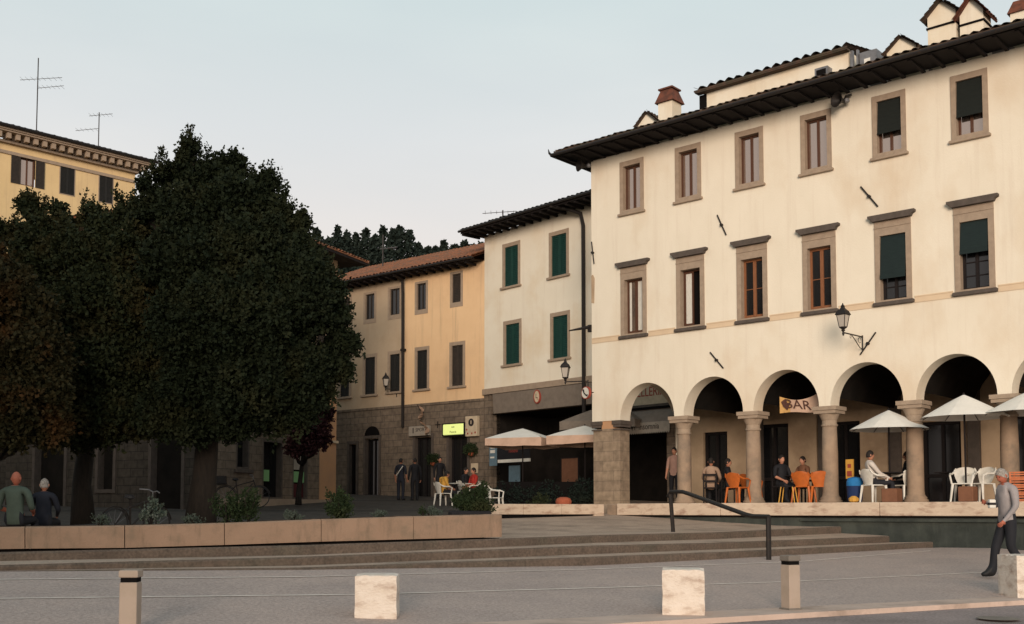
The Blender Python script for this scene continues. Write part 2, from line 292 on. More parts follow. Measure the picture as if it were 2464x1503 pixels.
def tile_patch(mb, a, b, c, d, period=0.2, amp=0.045, rows=14, m=0, jit=0.012):
    """a,b = eave left/right, c,d = ridge right/left; rows of barrel tiles running up the slope"""
    a, b, c, d = map(Vector, (a, b, c, d)); n = max(2, int((b - a).length / period)); per = 6; nu = n * per
    nor = (b - a).cross(d - a).normalized()
    vs = []; js = [random.uniform(-jit, jit) for _ in range(n + 1)]
    for r in range(rows + 1):
        for half in ((0, 1) if r < rows else (0,)):
            v = (r + half * 0.96) / rows
            for i in range(nu + 1):
                u = i / nu; p = (a * (1 - u) + b * u) * (1 - v) + (d * (1 - u) + c * u) * v
                k = i // per; h = abs(math.cos(math.pi * i / per)) * amp + (0 if half else 0.02) + random.uniform(-1, 1) * 0.004 + js[min(k, n)]
                vs.append(p + nor * h + (a - d).normalized() * (js[(k * 3 + r) % n] * (1.8 if r == 0 else 0)))
    R_ = len(vs) // (nu + 1); fs = [(r * (nu + 1) + i, r * (nu + 1) + i + 1, (r + 1) * (nu + 1) + i + 1, (r + 1) * (nu + 1) + i) for r in range(R_ - 1) for i in range(nu)]
    mb.add(vs, fs, m)
    # under-side
    vs2 = [p - nor * 0.03 for p in (a, b, c, d)]; mb.add(vs2, [(3, 2, 1, 0)], m)
    mb.add([a - nor * .03, b - nor * .03, b + nor * .02, a + nor * .02], [(0, 1, 2, 3)], m)

def wall_holes(mb, x0, x1, z0, z1, holes, y=0.0, m=0):
    xs = sorted({x0, x1, *[h[0] for h in holes], *[h[1] for h in holes]}); zs = sorted({z0, z1, *[h[2] for h in holes], *[h[3] for h in holes]})
    for i in range(len(xs) - 1):
        for j in range(len(zs) - 1):
            cx, cz = (xs[i] + xs[i + 1]) / 2, (zs[j] + zs[j + 1]) / 2
            if any(h[0] < cx < h[1] and h[2] < cz < h[3] for h in holes): continue
            if cx < x0 or cx > x1 or cz < z0 or cz > z1: continue
            mb.quad((xs[i], y, zs[j]), (xs[i + 1], y, zs[j]), (xs[i + 1], y, zs[j + 1]), (xs[i], y, zs[j + 1]), m)
def frame_bars(mb, x0, x1, z0, z1, w, y0, y1, m=0, wt=None, wb=None):
    wt = wt or w; wb = wb or w
    mb.box(x0, x0 + w, y0, y1, z0, z1, m); mb.box(x1 - w, x1, y0, y1, z0, z1, m)
    mb.box(x0 + w, x1 - w, y0 + .002, y1 - .002, z1 - wt, z1 - .002, m); mb.box(x0 + w, x1 - w, y0 + .002, y1 - .002, z0 + .002, z0 + wb, m)

# ================================================================== STREET, STEPS, PIAZZA
PXS = [-700, -300, 0, 350, 729, 1000, 1208, 1418, 1715, 2040, 2140, 2245, 2410, 2700, 3300]
def interp(tab, x):
    xs = [q[0] for q in tab]
    return [float(np.interp(x, xs, [q[k] for q in tab])) for k in range(1, len(tab[0]))]
R3 = [(-700, 1345, 1362, 14.2), (-300, 1336, 1354, 14.8), (0, 1330, 1349, 15.3), (729, 1313, 1335, 16.9), (1208, 1297, 1315, 18.8), (1418, 1289, 1306, 20.5), (1715, 1282, 1297, 23.5), (2040, 1267, 1282, 27.2)]
R2 = [(-700, 1376, 1384, 13.5), (-300, 1368, 1378, 14.1), (0, 1361, 1372, 14.6), (729, 1341, 1360, 16.1), (1418, 1314, 1333, 19.4), (1715, 1307, 1322, 21.7), (2140, 1291, 1305, 26.0)]
R1 = [(-700, 1390, 1391, 13.1), (-300, 1382, 1383, 13.7), (0, 1375, 1376, 14.2), (729, 1367, 1372, 15.3), (1418, 1341, 1362, 18.3), (1715, 1330, 1347, 20.2), (2245, 1305, 1318, 25.0)]
FAR = [(q[0], q[2], q[3]) for q in R1] + [(2410, 1320, 24.0), (2700, 1348, 21.8), (3300, 1395, 19.0)]
def kerb_pt(x): return P(x, 1554.6 - 0.0489 * x, 1.2 * 2605 / (1554.6 - 0.0489 * x - HOR))
def far_pt(x):
    y, d = interp(FAR, x); return P(x, y, d)
st = MB(); xs = np.linspace(-700, 3300, 90); rows = 24; pts = []
for x in xs:
    a, b = kerb_pt(x), far_pt(x)
    for r in range(rows + 1): pts.append(a.lerp(b, r / rows))
st.add(pts, [(i * (rows + 1) + r, (i + 1) * (rows + 1) + r, (i + 1) * (rows + 1) + r + 1, i * (rows + 1) + r + 1) for i in range(len(xs) - 1) for r in range(rows)])
tag(st.build('street', M['street']), kind='structure')
def on_street(x, y, lift=0.004):
    a, b = kerb_pt(x), far_pt(x); lo, hi = 0.0, 1.0
    for _ in range(30):
        m_ = (lo + hi) / 2; q = a.lerp(b, m_); yy = HOR - q.z / q.y * 2605
        if yy > y: lo = m_
        else: hi = m_
    return a.lerp(b, lo) + Vector((0, 0, lift))
ln = MB()
for tab, w in (([(-300, 1400), (0, 1395), (729, 1388.7), (1406, 1371), (1524, 1367), (1925, 1352), (2240, 1326)], 0.08), ([(-300, 1445), (0, 1440.5), (861, 1431), (1458, 1414.5), (1875, 1401), (2364, 1378)], 0.075)):
    xx = np.linspace(tab[0][0], tab[-1][0], 70); L = [on_street(x, interp(tab, x)[0]) for x in xx]
    vs = []
    for i, q in enumerate(L):
        w2 = w * random.uniform(0.6, 1.15); vs += [q - Vector((0, w2 / 2, -.001)), q + Vector((0, w2 / 2, .004))]
    ln.add(vs, [(2 * i, 2 * i + 2, 2 * i + 3, 2 * i + 1) for i in range(len(L) - 1)])
tag(ln.build('street_line', M['line']), kind='structure')
# kerb (flush pale band with small step) and the near carriageway
kb = MB(); xs2 = np.linspace(-700, 3300, 60)
for i in range(len(xs2) - 1):
    q = []
    for x in (xs2[i], xs2[i + 1]):
        a = kerb_pt(x); n_ = Vector((a.x, a.y, 0)).normalized() * -0.85; b = a + n_; q.append((a + Vector((0, 0, .0)), b + Vector((0, 0, -.0)), b + Vector((0, 0, -.11))))
    kb.quad(q[0][0], q[0][1], q[1][1], q[1][0]); kb.quad(q[0][1], q[0][2], q[1][2], q[1][1])
tag(kb.build('kerb', M['kerb']), kind='structure')
road = MB(); vs = []; fs = []
for x in xs2:
    a = kerb_pt(x); b = a + Vector((a.x, a.y, 0)).normalized() * -0.85; b.z = -1.255
    vs += [b, Vector((x * 0.02 - 25, -9, -1.5)) if False else Vector((b.x * 1.0, min(b.y - 4, 4), -1.36)), Vector((b.x * 2, -30, -1.5))]
fs = [(3 * i + k, 3 * i + k + 1, 3 * i + k + 4, 3 * i + k + 3) for i in range(len(xs2) - 1) for k in (0, 1)]
road.add(vs, fs); tag(road.build('road', M['asphalt']), kind='structure')
mh = MB(); c_ = P(2352, 1458, 13.2); mh.lathe([(0.001, .004), (0.23, .004), (0.24, .0), (0.23, -.004)], (c_.x, c_.y - .55, -1.253 + .008), 20)
tag(mh.build('manhole_cover', M['post_grey']), 'round grey manhole cover in the near road beside the kerb', 'manhole cover')
# steps: three flights of long shallow risers, each one object
def zone(tabA, tabB, n=60, x1=None):
    x0, xe = tabA[0][0], x1 or min(tabA[-1][0], tabB[-1][0]); return np.linspace(x0, xe, n)
def step_mesh(name, top, back):
    """riser of this step, its tread back to the foot of the next"""
    mb = MB(); X = np.linspace(-700, 1, 80); e1, e2 = top[-1][0], back[-1][0]; vs = []
    for t_ in np.linspace(0, 1, 80):
        xa = -700 + t_ * (e1 + 700); xb = -700 + t_ * (e2 + 700)
        yt, yb, d = interp(top, xa); bt = interp(back, xb)
        a = P(xa, yb, d); a.z -= .1; b = P(xa, yt, d); c = b + Vector((0, .035, .0)); b2 = b - Vector((0, 0, .025)); c.z += .004
        dd = P(xb, bt[1] if len(bt) > 2 else bt[0], bt[-1]); dd.z = min(dd.z, 9)
        vs += [a, b2, c, dd + Vector((0, .02, -.01))]
    fs = [(4 * i + k, 4 * i + 4 + k, 4 * i + 5 + k, 4 * i + k + 1) for i in range(79) for k in range(3)]
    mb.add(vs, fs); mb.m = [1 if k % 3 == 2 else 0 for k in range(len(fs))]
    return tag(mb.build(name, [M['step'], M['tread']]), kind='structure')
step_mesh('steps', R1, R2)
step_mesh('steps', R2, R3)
# landing + upper piazza (rises gently to the houses)
def piazza_z(y): return -0.5 + 0.05 * (y - 24)
pz = MB(); vs = []; X = np.linspace(-700, 2040, 60); Y = [0, 1.2, 3, 6, 10, 16, 24, 34, 50]
for x in X:
    yt, yb, d = interp(R3, x); a0 = P(x, yb, d); a0.z -= .1; a = P(x, yt, d); vs += [a0, a - Vector((0, 0, .025)), a + Vector((0, .035, .004))]
    for s_ in Y[1:]:
        k = (d + s_) / d; q = Vector((a.x * k, a.y * k, 0)); w = min(1, s_ / 6); q.z = a.z * (1 - w) + piazza_z(q.y) * w
        if x > 1300 and s_ < 8: q.z = a.z * (1 - min(1, s_ / 8)) + piazza_z(q.y) * min(1, s_ / 8)
        vs.append(q)
K = 3 + len(Y) - 1
fs = [(K * i + k, K * i + K + k, K * i + K + k + 1, K * i + k + 1) for i in range(59) for k in range(K - 1)]
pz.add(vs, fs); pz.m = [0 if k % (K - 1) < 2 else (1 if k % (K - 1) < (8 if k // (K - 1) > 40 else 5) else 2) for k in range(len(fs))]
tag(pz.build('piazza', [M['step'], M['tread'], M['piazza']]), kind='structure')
g = MB(); g.quad((-600, -60, -1.62), (600, -60, -1.62), (600, 700, -1.62), (-600, 700, -1.62)); tag(g.build('ground', M['ground']), kind='structure')
pv = MB(); pv.quad((-60, 44, .30), (-6, 44, .30), (-6, 110, 3.0), (-60, 110, 3.0)); tag(pv.build('pavement', M['piazza']), kind='structure')

# ================================================================== PALAZZO WITH ARCADE (A)
def facade(px, y0, az): return Vector(((px - 1232) / 2604.7 * y0, y0, 0)), R(az - 90)
AO, AR = facade(1426, 33, 48.7)
A = empty('arcaded_palazzo', AO, AR, 'cream palazzo with stone framed windows over a columned arcade and dark overhanging eaves', 'building')
def A2W(x, y, z=0): return Matrix.Translation(AO) @ Matrix.Rotation(AR, 4, 'Z') @ Vector((x, y, z))
def a_at(px, off):                           # local x on the line y=off of the facade for a photo column
    r = Vector(((px - 1232) / 2604.7, 1.0)); o = A2W(0, off); d = A2W(1, off) - o
    # r*k = o + d*t
    det = r.x * (-d.y) + d.x * r.y; k = (o.x * (-d.y) + d.x * o.y) / det
    return (r.y * k - o.y) / d.y
ZT = 10.85; LEN = 19.5; SPR = 2.72
AC = [2.0 + 2.225 * k for k in range(8)]; AW = 0.955; AH = 1.05
TX = [1.53 + 1.972 * k for k in range(9)]; LX = [1.57 + 1.97 * k for k in range(9)]
holes = [(x - .435, x + .435, 8.96, 10.56) for x in TX] + [(x - .465, x + .465, 5.24, 7.30) for x in LX]
wl = MB(); wall_holes(wl, 0, LEN, 4.2, ZT, holes)
def arch_z(c, x): return SPR + AH * math.sqrt(max(0, 1 - ((x - c) / AW) ** 2))
TH = 0.52
for k, c in enumerate(AC):
    x0 = c - AW; x1 = c + AW; N = 28
    xs_ = [c - AW * math.cos(math.pi * i / N) for i in range(N + 1)]
    for i in range(N):
        xa, xb = xs_[i], xs_[i + 1]; za, zb = arch_z(c, xa), arch_z(c, xb)
        wl.quad((xa, 0, za), (xb, 0, zb), (xb, 0, 4.2), (xa, 0, 4.2)); wl.quad((xa, TH, za), (xa, 0, za), (xb, 0, zb), (xb, TH, zb))
        wl.quad((xb, TH, zb), (xb, TH, 4.2), (xa, TH, 4.2), (xa, TH, za))
    xl = 0.0 if k == 0 else AC[k - 1] + AW
    wl.quad((xl, 0, SPR), (x0, 0, SPR), (x0, 0, 4.2), (xl, 0, 4.2)); wl.quad((xl, TH, SPR), (xl, 0, SPR), (x0, 0, SPR), (x0, TH, SPR)); wl.quad((x0, TH, SPR), (xl, TH, SPR), (xl, TH, 4.2), (x0, TH, 4.2))
# left flank: arch onto the alley, wall beyond, back and right flank
cy, hw = 2.62, 2.05
N = 20; ys_ = [cy - hw * math.cos(math.pi * i / N) for i in range(N + 1)]; fz = lambda y: 2.80 + 1.36 * math.sqrt(max(0, 1 - ((y - cy) / hw) ** 2))
for i in range(N):
    for X_, fl in ((0.0, 0), (0.45, 1)):
        wl.quad((X_, ys_[i], fz(ys_[i])), (X_, ys_[i + 1], fz(ys_[i + 1])), (X_, ys_[i + 1], 4.2), (X_, ys_[i], 4.2))
    wl.quad((0, ys_[i], fz(ys_[i])), (0.45, ys_[i], fz(ys_[i])), (0.45, ys_[i + 1], fz(ys_[i + 1])), (0, ys_[i + 1], fz(ys_[i + 1])))
wl.quad((0, 0, 2.72), (0, cy - hw, 2.78), (0, cy - hw, 4.2), (0, 0, 4.2))
wl.quad((0, 0, 4.2), (0, 11, 4.2), (0, 11, ZT), (0, 0, ZT)); wl.quad((0, cy + hw, -.5), (0, 11, -.5), (0, 11, 4.2), (0, cy + hw, 4.2))
wl.box(0.002, .45, cy + hw + .002, 4.72, -.5, 4.19)
wl.quad((LEN, 0, 0), (LEN, 11, 0), (LEN, 11, ZT), (LEN, 0, ZT)); wl.quad((0, 11, -.5), (LEN, 11, -.5), (LEN, 11, ZT), (0, 11, ZT))
wl.build('wall', M['plaster_cream'], A)
bd = MB()
prev = 0.0
for x in LX + [LEN + .6]:
    bd = MB(); xe = min(x - .52, LEN); bd.box(prev, xe, -.018, .01, 5.13, 5.17); bd.box(prev, xe, -.018, .01, 5.27, 5.30); bd.box(prev, xe, -.006, .01, 5.168, 5.272); bd.build('string_course', M['band'], A); prev = x + .52
# terrace floor, arcade rear wall, ceiling
fl = MB(); fl.box(-.2, LEN, -.25, 4.95, -.6, .205); fl.build('arcade_floor', M['stone'], A)
bw = MB()
doors = [(1.05, 1.95, .2, 2.6), (3.05, 4.12, .2, 2.75), (5.45, 6.45, .2, 2.7), (8.3, 9.4, .2, 2.55), (10.5, 11.6, .2, 2.6), (13, 14, .2, 2.6)]
wall_holes(bw, .45, LEN, .2, 4.2, doors, y=4.72)
for x0, x1, z0, z1 in doors:
    bw.quad((x0, 4.72, z0), (x0, 4.97, z0), (x0, 4.97, z1), (x0, 4.72, z1)); bw.quad((x1, 4.72, z0), (x1, 4.97, z0), (x1, 4.97, z1), (x1, 4.72, z1)); bw.quad((x0, 4.72, z1), (x1, 4.72, z1), (x1, 4.97, z1), (x0, 4.97, z1))
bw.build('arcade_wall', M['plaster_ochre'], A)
for x0, x1, z0, z1 in doors:
    d_ = MB(); frame_bars(d_, x0, x1, z0, z1, .09, 4.84, 4.90); d_.box((x0 + x1) / 2 - .04, (x0 + x1) / 2 + .04, 4.845, 4.895, z0 + .1, z1 - .1); d_.box(x0 + .09, x1 - .09, 4.85, 4.89, z0 + .75, z0 + .85)
    d_ = d_.build('door', M['wood_dark'], A); p_ = MB(); p_.quad((x0, 4.92, z0), (x1, 4.92, z0), (x1, 4.92, z1), (x0, 4.92, z1)); p_.build('pane', M['glass_dark'], d_)
pl = MB()
for c in [AC[i] + 1.11 for i in range(7)]: pl.box(c - .16, c + .16, 4.58, 4.718, .205, 4.19)
pl.build('wall_pilasters', M['stone_dark'], A)
# vaulted ceiling: one cross barrel per bay, springing at the columns
cl = MB()
for k, c in enumerate(AC):
    N = 10; a0 = .45 if k == 0 else c - 1.1125; a1 = c + 1.1125
    for i in range(N):
        xa = a0 + (a1 - a0) * i / N; xb = a0 + (a1 - a0) * (i + 1) / N
        za = 3.0 + 1.15 * math.sin(math.pi * i / N) ** .7; zb = 3.0 + 1.15 * math.sin(math.pi * (i + 1) / N) ** .7
        if k == 0: za = 4.16 if i < 6 else 4.16 - 1.1 * ((i - 5.5) / 4.5) ** 2; zb = 4.16 if i < 5 else 4.16 - 1.1 * ((i - 4.5) / 4.5) ** 2
        cl.quad((xa, TH, za), (xb, TH, zb), (xb, 4.72, zb), (xa, 4.72, za))
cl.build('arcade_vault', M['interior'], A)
# corner pier and columns
pr = MB(); pr.box(0.03, 1.02, .02, TH - .01, -.45, SPR - .24); pr.box(.34, .80, .025, TH - .02, SPR - .24, SPR - .002, 1)
pr = pr.build('corner_pier', [M['pier'], M['plaster_peach']], A)
for xa, xb in ((.0, .34), (.80, 1.06)):
    q = MB(); q.box(xa - .03, xb + .04, -.05, TH + .03, SPR - .12, SPR - .003); q.box(xa + .0, xb + .01, -.02, TH, SPR - .20, SPR - .121); q.box(xa + .0, xb + .015, -.035, TH + .01, SPR - .29, SPR - .25); q.build('capital', M['stone_dark'], pr)
def column(x):
    mb = MB(); cy_ = TH / 2
    mb.lathe([(.30, .205), (.30, .27), (.26, .30), (.27, .33), (.24, .36), (.215, .40), (.205, .5), (.205, 1.5), (.185, 2.22)], (x, cy_, 0), 20)
    o = mb.build('column', M['stone_col'], A, smooth=False)
    for p_ in o.data.polygons: p_.use_smooth = len(p_.vertices) == 4
    cp_ = MB(); cp_.lathe([(.20, 2.20), (.215, 2.22), (.215, 2.25), (.19, 2.26), (.19, 2.36), (.205, 2.38), (.22, 2.42), (.27, 2.53)], (x, cy_, 0), 20)
    cp_.box(x - .30, x + .30, cy_ - .30, cy_ + .30, 2.53, 2.61); cp_.box(x - .33, x + .33, cy_ - .33, cy_ + .33, 2.615, SPR - .004)
    cp_.build('capital', M['stone'], o)
for k in range(7): column((AC[k] + AC[k + 1]) / 2)
# windows
def upper_window(i, x):
    z0, z1 = 8.96, 10.56; f = MB(); w = .125; X0, X1 = x - .435, x + .435
    f.box(X0, X0 + w, -.025, .24, z0, z1); f.box(X1 - w, X1, -.025, .24, z0, z1); f.box(X0 + w, X1 - w, -.023, .24, z1 - .155, z1 - .002); f.box(X0 + w, X1 - w, -.023, .24, z0 + .002, z0 + .10)
    f = f.build('window', M['stone'], A); s_ = MB(); s_.bevbox(X0 - .05, X1 + .05, -.09, .02, z0 - .075, z0, .012); s_.build('sill', M['stone'], f)
    a, b, c, d = X0 + w, X1 - w, z0 + .10, z1 - .155
    cs = MB(); frame_bars(cs, a, b, c, d, .05, .13, .18); cs.box(x - .03, x + .03, .125, .175, c + .05, d - .05)
    cs.build('casement', M['wood_brown'], f); pn = MB(); pn.quad((a, .16, c), (b, .16, c), (b, .16, d), (a, .16, d)); pn.build('pane', M['glass'], f)
    if i in (4, 5, 7):
        bl = MB(); zb = d - (.83 if i == 4 else .88); n = 14
        vs = [];
        for j in range(n + 1):
            t_ = j / n; zz = d - .01 - (d - zb) * t_; yy = .04 - .07 * t_ ** 1.3; vs += [(a + .01, yy + .006 * (j % 2), zz), (b - .01, yy + .006 * (j % 2), zz)]
        bl.add(vs, [(2 * j, 2 * j + 1, 2 * j + 3, 2 * j + 2) for j in range(n)]); bl.box(a + .01, b - .01, -.045, -.028, zb - .03, zb); bl.build('roller_blind', M['blind'], f)
def lower_window(i, x):
    z0, z1 = 5.24, 7.30; f = MB(); w = .135; X0, X1 = x - .465, x + .465; dz = 6.93
    f.box(X0, X0 + w, -.03, .26, z0, z1); f.box(X1 - w, X1, -.03, .26, z0, z1); f.box(X0 + w, X1 - w, -.028, .26, dz, z1 - .002); f.box(X0 + w, X1 - w, -.028, .26, z0 + .002, z0 + .05)
    f.box(X0 - .003, X1 + .003, -.045, .0, 7.13, 7.155)
    f = f.build('window', M['stone'], A)
    cn = MB(); cn.prism([(X0 - .03, 7.302), (X1 + .03, 7.302), (X1 + .06, 7.36), (X1 + .13, 7.40), (X1 + .13, 7.46), (X0 - .13, 7.46), (X0 - .13, 7.40), (X0 - .06, 7.36)], -.14, .01); cn.build('cornice', M['stone_dark'], f)
    s_ = MB(); s_.bevbox(X0 - .05, X1 + .05, -.10, .02, z0 - .10, z0 - .002, .015); s_.build('sill', M['stone_dark'], f)
    a, b, c, d = X0 + w, X1 - w, z0 + .05, dz
    wm = M['wood_orange'] if i in (2, 3) else M['wood_brown']
    if i == 1:                                # right casement stands open on a dark room, left one has a pale curtain
        cs = MB(); frame_bars(cs, a, b, c, d, .045, .17, .22); frame_bars(cs, a + .045, x + .02, c + .045, d - .045, .05, .13, .165); cs.build('casement', wm, f)
        q = MB(); q.quad((a + .09, .15, c + .09), (x - .02, .15, c + .09), (x - .02, .15, d - .09), (a + .09, .15, d - .09)); q.build('curtain', M['curtain'], f)
        q = MB(); q.quad((a, .24, c), (b, .24, c), (b, .24, d), (a, .24, d)); q.build('dark_room', M['dark'], f)
    elif i in (4, 5):
        cs = MB(); frame_bars(cs, a, b, c, d, .06, .16, .2); cs.box(x - .035, x + .035, .155, .195, c + .05, d - .05)
        for zz in (.33, .66, .99): cs.box(a + .06, b - .06, .17, .19, c + zz, c + zz + .025)
        cs.build('casement', M['wood_dark'], f); q = MB(); q.quad((a, .19, c), (b, .19, c), (b, .19, d), (a, .19, d)); q.build('pane', M['glass_dark'], f)
        bl = MB(); L_ = 1.0 if i == 4 else .68; n = 12; vs = []
        for j in range(n + 1):
            t_ = j / n; vs += [(a + .01, .03 - .09 * t_, d - .01 - L_ * t_), (b - .01, .03 - .09 * t_, d - .01 - L_ * t_)]
        bl.add(vs, [(2 * j, 2 * j + 1, 2 * j + 3, 2 * j + 2) for j in range(n)]); bl.box(a + .01, b - .01, -.07, -.055, d - .01 - L_ - .10, d - .01 - L_); bl.build('awning_blind', M['blind_teal'], f)
    else:
        cs = MB(); frame_bars(cs, a, b, c, d, .06, .15, .2, wb=.10); cs.box(x - .045, x + .045, .14, .195, c + .05, d - .05)
        if i in (2, 3): cs.box(a + .06, b - .06, .16, .185, (c + d) / 2 - .01, (c + d) / 2 + .01)
        cs.build('casement', wm, f); q = MB(); q.quad((a, .18, c), (b, .18, c), (b, .18, d), (a, .18, d)); q.build('pane', M['glass_dark'] if i in (2, 3) else M['glass'], f)
        if i == 0:
            q = MB(); q.quad((x + .0, .165, c + .1), (x + .19, .165, c + .1), (x + .19, .165, d - .06), (x + .0, .165, d - .06)); q.quad((a + .07, .165, c + .1), (a + .15, .165, c + .1), (a + .15, .165, d - .06), (a + .07, .165, d - .06)); q.build('curtain', M['curtain'], f)
for i in range(9): upper_window(i, TX[i]); lower_window(i, LX[i])
# eaves, rafters, roof
OV = 1.02; OL = 0.62; ZE = 10.88
ev = MB(); ev.quad((-OL, -OV, ZE), (LEN + .5, -OV, ZE), (LEN + .5, .1, ZE + .06), (-.0, .1, ZE + .06)); ev.quad((-OL, -OV, ZE), (.1, .1, ZE + .06), (.1, 11, ZE + .06), (-OL, 11, ZE))
ev.box(-OL, LEN + .5, -OV - .02, -OV, ZE - .03, ZE + .07); ev.box(-OL - .02, -OL, -OV, 11, ZE - .03, ZE + .07)
ev.build('eave_boards', M['wood_dark'], A)
rf_ = MB()
for i in range(42): 
    x = -.5 + i * .49; rf_.box(x, x + .09, -OV + .04, 0, ZE - .05, ZE - .005)
for i in range(20): rf_.box(-OL + .04, 0, .2 + i * .49, .29 + i * .49, ZE - .05, ZE - .005)
rf_.build('rafters', M['wood_dark'], A)
gt = MB(); gt.tube([(-OL - .06, -OV - .09, ZE + .03), (LEN + .5, -OV - .09, ZE + .03)], .055, 8); gt.tube([(-OL - .07, -OV - .09, ZE + .03), (-OL - .07, 6, ZE + .03)], .055, 8)
gt.tube([(-OL - .06, -OV - .09, ZE + .03), (-OL - .12, -OV - .13, ZE + .10), (-OL - .14, -OV - .15, ZE + .22)], [.05, .035, .01], 6)
gt.build('gutter', M['iron'], A)
rt = MB(); sl = math.tan(R(17)); rise = (5.5 + OV) * sl
tile_patch(rt, (-OL, -OV - .06, ZE + .10), (LEN + .5, -OV - .06, ZE + .10), (LEN + .5, 5.5, ZE + .10 + rise), (5.5, 5.5, ZE + .10 + rise), .23, .06, 16)
tile_patch(rt, (-OL - .04, 11, ZE + .10), (-OL - .04, -OV, ZE + .10), (5.5, 5.5, ZE + .10 + rise), (5.5, 5.6, ZE + .10 + rise), .23, .05, 16)
ROOF = rt.build('roof', M['tile_dark'], A)
# roof furniture (roof > chimney)
def roofz(y): return ZE + .12 + (y + OV) * sl
def gable_box(x0, x1, y0, y1, zb, ze, zp, wall=0, roofm=1, over=.09, name='chimney', band=None, mats=None, axis='x', openf=None):
    mb = MB(); mb.box(x0, x1, y0, y1, zb, ze, wall)
    if band: mb.box(x0 - .03, x1 + .03, y0 - .03, y1 + .03, band, band + .05, 2)
    xm, ym = (x0 + x1) / 2, (y0 + y1) / 2
    # ridge runs along y (gable faces the square)
    mb.prism([(x0, ze), (x1, ze), (xm, zp)], y0 + .002, y1 - .002, wall)
    k = (zp - ze) / (xm - x0)
    for sgn in (-1, 1):
        xo = xm + sgn * (xm - x0 + over); zo = ze - k * over
        a = Vector((xo, y0 - over, zo)); b = Vector((xo, y1 + over, zo)); c = Vector((xm, y1 + over, zp + .02)); d = Vector((xm, y0 - over, zp + .02))
        if sgn < 0: a, b = b, a; c, d = d, c
        tile_patch(mb, a, b, c, d, .16, .035, 4, roofm); mb.add([a, b, c, d], [(0, 1, 2, 3)], 1)
    if openf: 
        for (yy0, yy1, zz0, zz1) in openf: mb.box(x0 - .004, x0 + .02, yy0, yy1, zz0, zz1, 2)
    return mb.build(name, mats or [M['white'], M['tile_dark'], M['dark']], ROOF)
WM = [M['plaster_white'], M['tile_dark'], M['dark']]
# dormer + slim chimney at the left
gable_box(.72, 1.45, 1.5, 2.3, 11.6, 12.22, 12.55, name='dormer', mats=WM, openf=[(1.6, 2.2, 11.9, 12.2)])
c1 = MB(); c1.box(1.50, 2.02, 1.5, 2.02, 11.6, 12.72); c1.build('chimney', M['plaster_white'], ROOF)
c1 = MB(); c1.add([(1.42, 1.42, 12.72), (2.10, 1.42, 12.72), (2.10, 2.1, 12.72), (1.42, 2.1, 12.72), (1.56, 1.56, 13.14), (1.96, 1.56, 13.14), (1.96, 1.96, 13.14), (1.56, 1.96, 13.14)], [(0, 1, 5, 4), (1, 2, 6, 5), (2, 3, 7, 6), (3, 0, 4, 7), (4, 5, 6, 7), (3, 2, 1, 0)]); c1.box(1.50, 2.02, 1.50, 2.02, 13.14, 13.19)
c1.build('chimney_cap', M['tile_red'], ROOF)
# roof room (altana)
al = MB(); al.box(3.25, 7.72, 1.5, 4.6, 11.5, 12.66); 
al.build('roof_room', M['plaster_white'], ROOF); al = MB()
tile_patch(al, (2.95, 1.25, 12.66), (7.80, 1.25, 12.66), (7.80, 3.2, 13.05), (2.95, 3.2, 13.05), .30, .09, 6); al.box(2.97, 7.78, 1.27, 1.5, 12.60, 12.655)
al.build('roof_room_tiles', M['tile_dark'], ROOF); al = MB(); al.box(2.98, 3.24, 1.52, 1.75, 12.18, 12.6); al.build('roof_room_bracket', M['dark'], ROOF)
al = MB(); al.box(7.78, 7.85, 1.5, 1.6, 11.6, 12.62); al.box(7.95, 8.0, 1.5, 1.6, 11.6, 12.6); al.box(8.02, 8.5, 1.55, 2.3, 11.8, 12.50); al.box(8.15, 8.32, 1.545, 1.56, 12.1, 12.3, 1); al.build('roof_vent', [M['zinc'], M['white']], ROOF)
al = MB(); al.box(6.92, 7.30, 1.1, 1.4, 11.6, 12.22); al.box(6.97, 7.25, 1.095, 1.11, 11.9, 12.16, 1); al.build('skylight', [M['zinc'], M['dark']], ROOF)
gable_box(8.80, 9.58, 1.5, 2.4, 11.6, 12.28, 12.60, name='dormer', mats=WM, openf=[(1.6, 2.3, 11.9, 12.25)])
gable_box(9.90, 10.62, 1.5, 2.2, 11.6, 12.92, 13.25, band=12.56, mats=WM, openf=[(1.55, 2.15, 12.62, 12.9)], over=.12)
gable_box(10.72, 11.30, 1.5, 2.1, 11.6, 12.72, 13.08, band=12.40, mats=[M['plaster_white'], M['tile_red'], M['dark']], openf=[(1.55, 2.05, 12.46, 12.7)], over=.12)
c1 = MB(); c1.box(11.94, 12.4, 1.5, 2.0, 11.6, 12.36); c1.build('chimney', M['plaster_white'], ROOF)
c1 = MB(); c1.add([(11.88, 1.44, 12.36), (12.46, 1.44, 12.36), (12.46, 2.06, 12.36), (11.88, 2.06, 12.36), (12.0, 1.56, 12.68), (12.34, 1.56, 12.68), (12.34, 1.94, 12.68), (12.0, 1.94, 12.68)], [(0, 1, 5, 4), (1, 2, 6, 5), (2, 3, 7, 6), (3, 0, 4, 7), (4, 5, 6, 7), (3, 2, 1, 0)]); c1.build('chimney_cap', M['tile_red'], ROOF)
